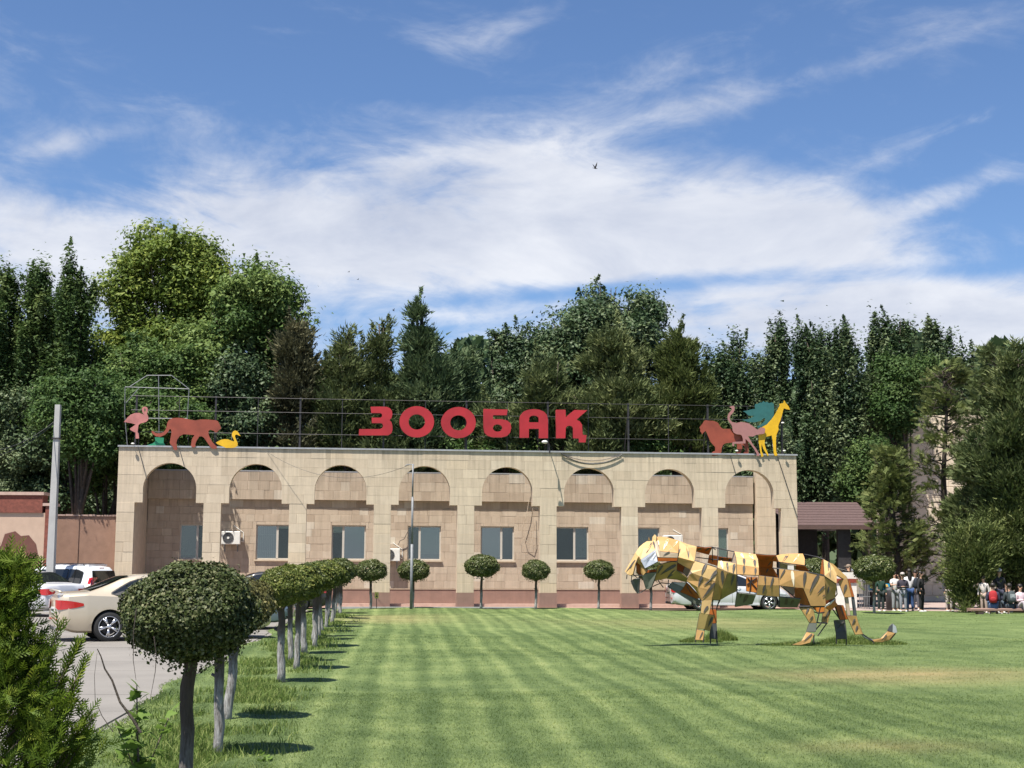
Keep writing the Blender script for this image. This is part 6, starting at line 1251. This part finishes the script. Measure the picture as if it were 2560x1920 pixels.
# ------------------------------------------------------------------ people
def skinned(name, V, E, Rr, m, parent, sub=1):
    me = bpy.data.meshes.new(name); me.from_pydata([tuple(v) for v in V], E, []); me.update(); o = bpy.data.objects.new(name, me); COL.objects.link(o)
    md = o.modifiers.new('s', 'SKIN'); md.use_smooth_shade = True
    lay = me.skin_vertices[0].data
    for i, r in enumerate(Rr): lay[i].radius = r if isinstance(r, tuple) else (r, r)
    lay[0].use_root = True
    if sub: s = o.modifiers.new('u', 'SUBSURF'); s.levels = sub; s.render_levels = sub
    me2 = bpy.data.meshes.new_from_object(o.evaluated_get(bpy.context.evaluated_depsgraph_get())); bpy.data.objects.remove(o); me2.materials.clear(); me2.polygons.foreach_set('use_smooth', [True] * len(me2.polygons))
    return link(name, me2, m, parent)
cm = {}
def cloth(c):
    if c not in cm: cm[c] = M('cloth_%d' % len(cm), c, .85, .15, 9)
    return cm[c]
SKIN = M('skin', (.46, .27, .18), .55, .06); HAIR = M('dark_hair', (.018, .013, .011), .55, .2); SHOE = M('shoes_white', (.6, .6, .58), .6, .1)
def person(label, X, Y, H, face, top, legs, pose='stand', long=0.0, cap=None, sleeve=1, stripe=None, skirt=False, shoe=None, arms='down', group=None, legl=1.0, seat=.24):
    s = H / 1.75; root = thing('person', label, 'person', (X, Y, 0), face, group); V3 = Vector      # faces local -y
    hz = .93 * s; lean = 0
    if pose == 'sit': hz = seat + .10
    ch = hz + .50 * s; nk = ch + .07 * s
    hip = V3((0, 0, hz)); 
    J = dict(pel=hip, waist=V3((0, -.01, hz + .2 * s)), chest=V3((0, .0, hz + .40 * s)), neck=V3((0, .0, nk)), chin=V3((0, -.015, nk + .09 * s)), head=V3((0, -.012, nk + .20 * s)))
    for sd in (-1, 1):
        k = 'l' if sd < 0 else 'r'; J['hip' + k] = hip + V3((sd * .095 * s, 0, -.03 * s)); J['sh' + k] = V3((sd * .185 * s, .0, hz + .46 * s))
        if pose == 'stand': J['kn' + k] = V3((sd * .10 * s, -.02, .49 * s)); J['an' + k] = V3((sd * .11 * s, .01, .08 * s))
        elif pose == 'walk': J['kn' + k] = V3((sd * .09 * s, -sd * .14 * s, .50 * s)); J['an' + k] = V3((sd * .09 * s, -sd * .32 * s + (.05 if sd < 0 else 0), .09 * s + (.06 if sd < 0 else 0)))
        else: J['kn' + k] = V3((sd * .15 * s, -.36 * s, hz + .16)); J['an' + k] = V3((sd * .13 * s, -.44 * s, .08))
        if arms == 'down': J['el' + k] = J['sh' + k] + V3((sd * .07 * s, .02, -.27 * s)); J['wr' + k] = J['el' + k] + V3((sd * .0, -.08 * s, -.24 * s))
        elif arms == 'book': J['el' + k] = J['sh' + k] + V3((sd * .06 * s, .0, -.26 * s)); J['wr' + k] = V3((sd * .06 * s, -.24 * s, hz + .24 * s))
        elif arms == 'face': J['el' + k] = J['sh' + k] + V3((sd * .08 * s, -.12 * s, -.20 * s)); J['wr' + k] = V3((sd * .08 * s, -.17 * s, nk + .08 * s)) if sd > 0 else J['el' + k] + V3((.1 * s, -.18 * s, .02))
        elif arms == 'swing': J['el' + k] = J['sh' + k] + V3((sd * .05 * s, sd * .09, -.26 * s)); J['wr' + k] = J['el' + k] + V3((0, sd * .05 - .09, -.22 * s))
        J['ha' + k] = J['wr' + k] + (J['wr' + k] - J['el' + k]).normalized() * .09 * s; J['to' + k] = J['an' + k] + V3((sd * .02, -.17 * s, -.05 * s)); J['he' + k] = J['an' + k] + V3((0, .04 * s, -.05 * s))
    names = list(J); ix = {n: i for i, n in enumerate(names)}
    E = [('pel', 'waist'), ('waist', 'chest'), ('chest', 'neck'), ('neck', 'chin'), ('chin', 'head')]
    for k in 'lr': E += [('pel', 'hip' + k), ('hip' + k, 'kn' + k), ('kn' + k, 'an' + k), ('an' + k, 'to' + k), ('an' + k, 'he' + k), ('chest', 'sh' + k), ('sh' + k, 'el' + k), ('el' + k, 'wr' + k), ('wr' + k, 'ha' + k)]
    rad = dict(pel=.115, waist=.105, chest=.125, neck=.052, chin=.068, head=.092, hip=.085, kn=.056, an=.038, to=.034, he=.036, sh=.055, el=.040, wr=.026, ha=.032)
    Rr = [rad[n] * s if n in rad else rad[n[:-1]] * s for n in names]
    skinned('body', [J[n] for n in names], [(ix[a], ix[b]) for a, b in E], Rr, SKIN, root)
    def part(nm, chain, radii, m, sub=1):
        vs = []; es = []; rr = []; mp_ = {}
        for a, b in chain:
            for q in (a, b):
                if q not in mp_: mp_[q] = len(vs); vs.append(J[q]); rr.append(radii[q if q in radii else q[:-1]] * s)
            es.append((mp_[a], mp_[b]))
        return skinned(nm, vs, es, rr, m, root, sub)
    for k in 'lr': J['mid' + k] = J['sh' + k].lerp(J['el' + k], .75); J['hem'] = J['pel'] - V3((0, 0, .02 * s)); J['cuff' + k] = J['kn' + k].lerp(J['an' + k], .92 * legl)
    tr_ = dict(hem=.15, waist=.135, chest=.15, neck=.062, sh=.078, mid=.062, el=.055, wr=.042)
    ch_ = [('hem', 'waist'), ('waist', 'chest'), ('chest', 'neck')]
    for k in 'lr': ch_ += [('chest', 'sh' + k)] + ([('sh' + k, 'mid' + k)] if sleeve == 0 else [('sh' + k, 'el' + k), ('el' + k, 'wr' + k)])
    so = part('shirt', ch_, tr_, cloth(top))
    if stripe:
        mb = MB()
        for q in range(3): mb.lathe([(.158 * s, (hz + .03 + q * .08) ), (.158 * s, (hz + .06 + q * .08))], 18)
        mb.build('shirt_stripe', cloth(stripe), so)
    lg = [];
    for k in 'lr': lg += [('pel', 'hip' + k), ('hip' + k, 'kn' + k), ('kn' + k, 'cuff' + k)]
    part('trousers', lg, dict(pel=.128, hip=.105, kn=.078, cuff=.062), cloth(legs))
    for k in 'lr':
        a, t_, h_ = J['an' + k], J['to' + k], J['he' + k]; mb = MB(); c = (t_ + h_) / 2; mb.ell((c.x, c.y, max(.045, c.z + .0)), (.048 * s, .14 * s, .045 * s), 10, 6); mb.build('shoe', shoe or SHOE, root, True)
    # face: nose, eyes, ears
    hd = J['head']; mb = MB(); mb.ell((hd.x, hd.y - .092 * s, hd.z - .035 * s), (.014 * s, .022 * s, .024 * s), 8, 6); mb.ell((hd.x - .088 * s, hd.y + .0, hd.z - .02 * s), (.012, .022, .032), 8, 6); mb.ell((hd.x + .088 * s, hd.y + .0, hd.z - .02 * s), (.012, .022, .032), 8, 6); mb.build('nose_and_ears', SKIN, root, True)
    mb = MB(); mb.ell((hd.x - .033 * s, hd.y - .083 * s, hd.z), (.012, .008, .007), 8, 6); mb.ell((hd.x + .033 * s, hd.y - .083 * s, hd.z), (.012, .008, .007), 8, 6); mb.build('eyes', HAIR, root, True); mb = MB(); mb.ell((hd.x, hd.y - .085 * s, hd.z - .075 * s), (.022, .007, .006), 8, 4); mb.build('mouth', TRED, root)
    mb = MB(); mb.ell((hd.x, hd.y + .022 * s, hd.z + .030 * s), (.103 * s, .105 * s, .098 * s), 14, 10)
    if long: mb.ell((hd.x, hd.y + .07 * s, hd.z - long * .42), (.095 * s, .055 * s, long * .55), 12, 10)
    mb.build('hair', HAIR, root, True)
    if cap:
        mb = MB(); mb.ell((hd.x, hd.y + .005, hd.z + .055 * s), (.11 * s, .115 * s, .082 * s), 14, 8); mb.ell((hd.x, hd.y - .12 * s, hd.z + .045 * s), (.07 * s, .09 * s, .012), 12, 4); mb.build('cap', cloth(cap), root, True)
    return root, J, s
def backpack(label, pr, col, emb=None):
    root, J, s = pr; R = Matrix.Rotation(root.rotation_euler[2], 3, 'Z'); c = J['chest'] + Vector((0, .20 * s, -.06)); w = root.location + R @ c
    t = thing('backpack', label, 'backpack', tuple(w), root.rotation_euler[2]); mb = MB(); mb.ell((0, 0, 0), (.17, .11, .25), 14, 10)
    for i, v in enumerate(mb.v): mb.v[i] = (max(-.145, min(.145, v[0])), max(-.09, min(.1, v[1])), max(-.2, min(.23, v[2])))
    mb.build('bag', cloth(col), t, True); mb = MB(); mb.ell((0, .10, -.08), (.11, .03, .09), 12, 8); mb.build('pocket', cloth(col), t, True); mb = MB(); mb.tube([(-.03, 0, .23), (0, 0, .27), (.03, 0, .23)], .008, 5); mb.build('handle', MT['black'], t)
    for sx in (-1, 1): mb = MB(); mb.tube([(sx * .1, -.08, .18), (sx * .13, -.24, .17), (sx * .14, -.30, .0), (sx * .11, -.08, -.16)], .014, 5); mb.build('strap', MT['black'], t)
    if emb:
        mb = MB()
        for q in range(4): mb.box(-.09 + q * .05, -.06 + q * .05, .102, .106, -.05, .12)
        mb.build('print', cloth(emb), t)
def at(px, Y): return P(px, 1500, Y).x, Y
pi = math.pi
person('person in a grey cap and white t-shirt walking left past the ball tree', *at(2124, 61.5), 1.76, -pi / 2 + .15, (.72, .72, .74), (.03, .04, .08), 'walk', cap=(.22, .17, .13), sleeve=0, arms='swing')
person('person in a dark green patterned jacket standing under the broad ball tree', *at(2202, 55.5), 1.42, .2, (.015, .05, .035), (.02, .03, .03), 'stand', long=.15)
GP = None
person('person in a white top and grey joggers raising a hand, leftmost of the group', *at(2238, 56.0), 1.50, .3, (.72, .70, .68), (.28, .29, .31), arms='face', sleeve=0, long=.1)
person('person in a dark striped top and grey trousers holding a book, second in the group', *at(2258, 55.2), 1.46, -.2, (.03, .025, .04), (.25, .26, .30), arms='book', cap=(.42, .38, .36), stripe=(.5, .5, .52))
person('person with very long brown-black hair and white shirt, back turned, in blue jeans', *at(2275, 55.6), 1.60, pi, (.66, .64, .66), (.03, .07, .19), long=.50, sleeve=0)
p6 = person('person all in black with a big dark rucksack, rightmost standing of the group', *at(2303, 55.2), 1.52, .9, (.012, .012, .015), (.012, .012, .014), long=.3)
backpack('big dark navy rucksack on the back of the person in black', p6, (.015, .02, .03))
person('person in a light jacket half hidden behind the group, near the ball tree', *at(2290, 57.5), 1.55, -.5, (.45, .42, .40), (.10, .10, .12), long=.2)
person('person in a pale skirt and dark top standing further right behind the thicket', *at(2372, 56), 1.52, .3, (.05, .05, .08), (.5, .45, .42))
bn = thing('stone_bench', 'low stone ledge the group at the right edge sits on', 'bench', (P(2510, 1500, 52.6).x, 52.6, 0)); mb = MB(); mb.bevbox(-1.3, 1.3, -.2, .25, .14, .24, .02); mb.build('seat', MT['plinth'], bn)
for sx in (-1, 1): mb = MB(); mb.box(sx * .9 - .1, sx * .9 + .1, -.15, .2, 0, .138); mb.build('leg', MT['plinth'], bn)
q = person('person with a red rucksack sitting back turned near the right edge', *at(2483, 52.6), 1.62, pi - .3, (.03, .03, .06), (.10, .16, .28), 'sit', arms='book'); backpack('red rucksack worn by the seated person near the right edge', q, (.35, .015, .02))
q = person('person in dark clothes sitting back turned with a printed grey rucksack', *at(2524, 52.6), 1.60, pi + .1, (.03, .04, .045), (.05, .07, .09), 'sit', arms='book'); backpack('dark grey rucksack with pale lettering-like print on the seated person', q, (.05, .065, .07), (.45, .48, .5))
person('person in a pale pink top sitting at the very right edge of the photo', *at(2551, 52.6), 1.55, .4, (.68, .52, .56), (.4, .35, .38), 'sit', arms='book')
person('person in a black top with a pale cap standing behind the seated ones', *at(2500, 54.2), 1.62, .1, (.02, .02, .025), (.05, .05, .08), cap=(.5, .5, .62), sleeve=0)
person('person in a white shirt standing just left of the red rucksack', *at(2460, 54), 1.35, -.6, (.55, .5, .46), (.4, .3, .25), long=.2)
# litter bin / dark pillar at the plaza
bi = thing('litter_bin', 'dark cylindrical bin right of the broad ball tree trunk', 'bin', (*at(2227, 57.5), 0)); mb = MB(); mb.lathe([(0, .02), (.19, .02), (.20, .9), (.17, .93), (.14, .93), (.13, .6)], 20); mb.build('drum', MT['steel'], bi, True); mb = MB(); mb.lathe([(.205, .80), (.212, .84), (.205, .88)], 20); mb.build('rim_band', MT['galv'], bi, True)

# ------------------------------------------------------------------ birds
def bird(label, px, py, Y, s, bank):
    p = P(px, py, Y); t = thing('bird', label, 'bird', tuple(p), .6); mb = MB(); mb.ell((0, 0, 0), (.22 * s, .05 * s, .05 * s), 10, 6); mb.ell((.24 * s, 0, .01), (.05 * s, .035 * s, .035 * s), 8, 6); mb.add([(-.18 * s, -.03 * s, 0), (-.18 * s, .03 * s, 0), (-.36 * s, .07 * s, 0), (-.36 * s, -.07 * s, 0), (-.27 * s, 0, .012)], [(0, 1, 4), (1, 2, 4), (2, 3, 4), (3, 0, 4)]); mb.build('body', MT['steel'], t, True)
    for sy in (-1, 1):
        u = Vector((.02, sy * math.cos(bank * sy), abs(math.sin(bank)) + .15)); a = Vector((.08 * s, 0, 0)); b = Vector((-.09 * s, 0, 0)); m1 = u * .32 * s + Vector((.06 * s, 0, 0)); m2 = m1 + Vector((-.16 * s, 0, 0)); e = u * .68 * s + Vector((-.06 * s, 0, -.05 * s)); up = Vector((0, 0, .008))
        mb = MB(); mb.add([a, b, m2, m1, e, a + up, b + up, m2 + up, m1 + up], [(0, 1, 2, 3), (3, 2, 4), (5, 8, 7, 6), (8, 4, 7)]); mb.build('wing', MT['steel'], t)
bird('largest dark bird gliding in front of the big white cloud', 1488, 421, 60, .42, .9); bird('small bird, upper of the pair above the left treeline', 872, 680, 80, .22, .2); bird('small bird, lower of the pair above the left treeline', 895, 699, 80, .22, .3); bird('tiny bird beside the bare tips of the thin tree in the dip of the treeline', 984, 777, 75, .26, .8)
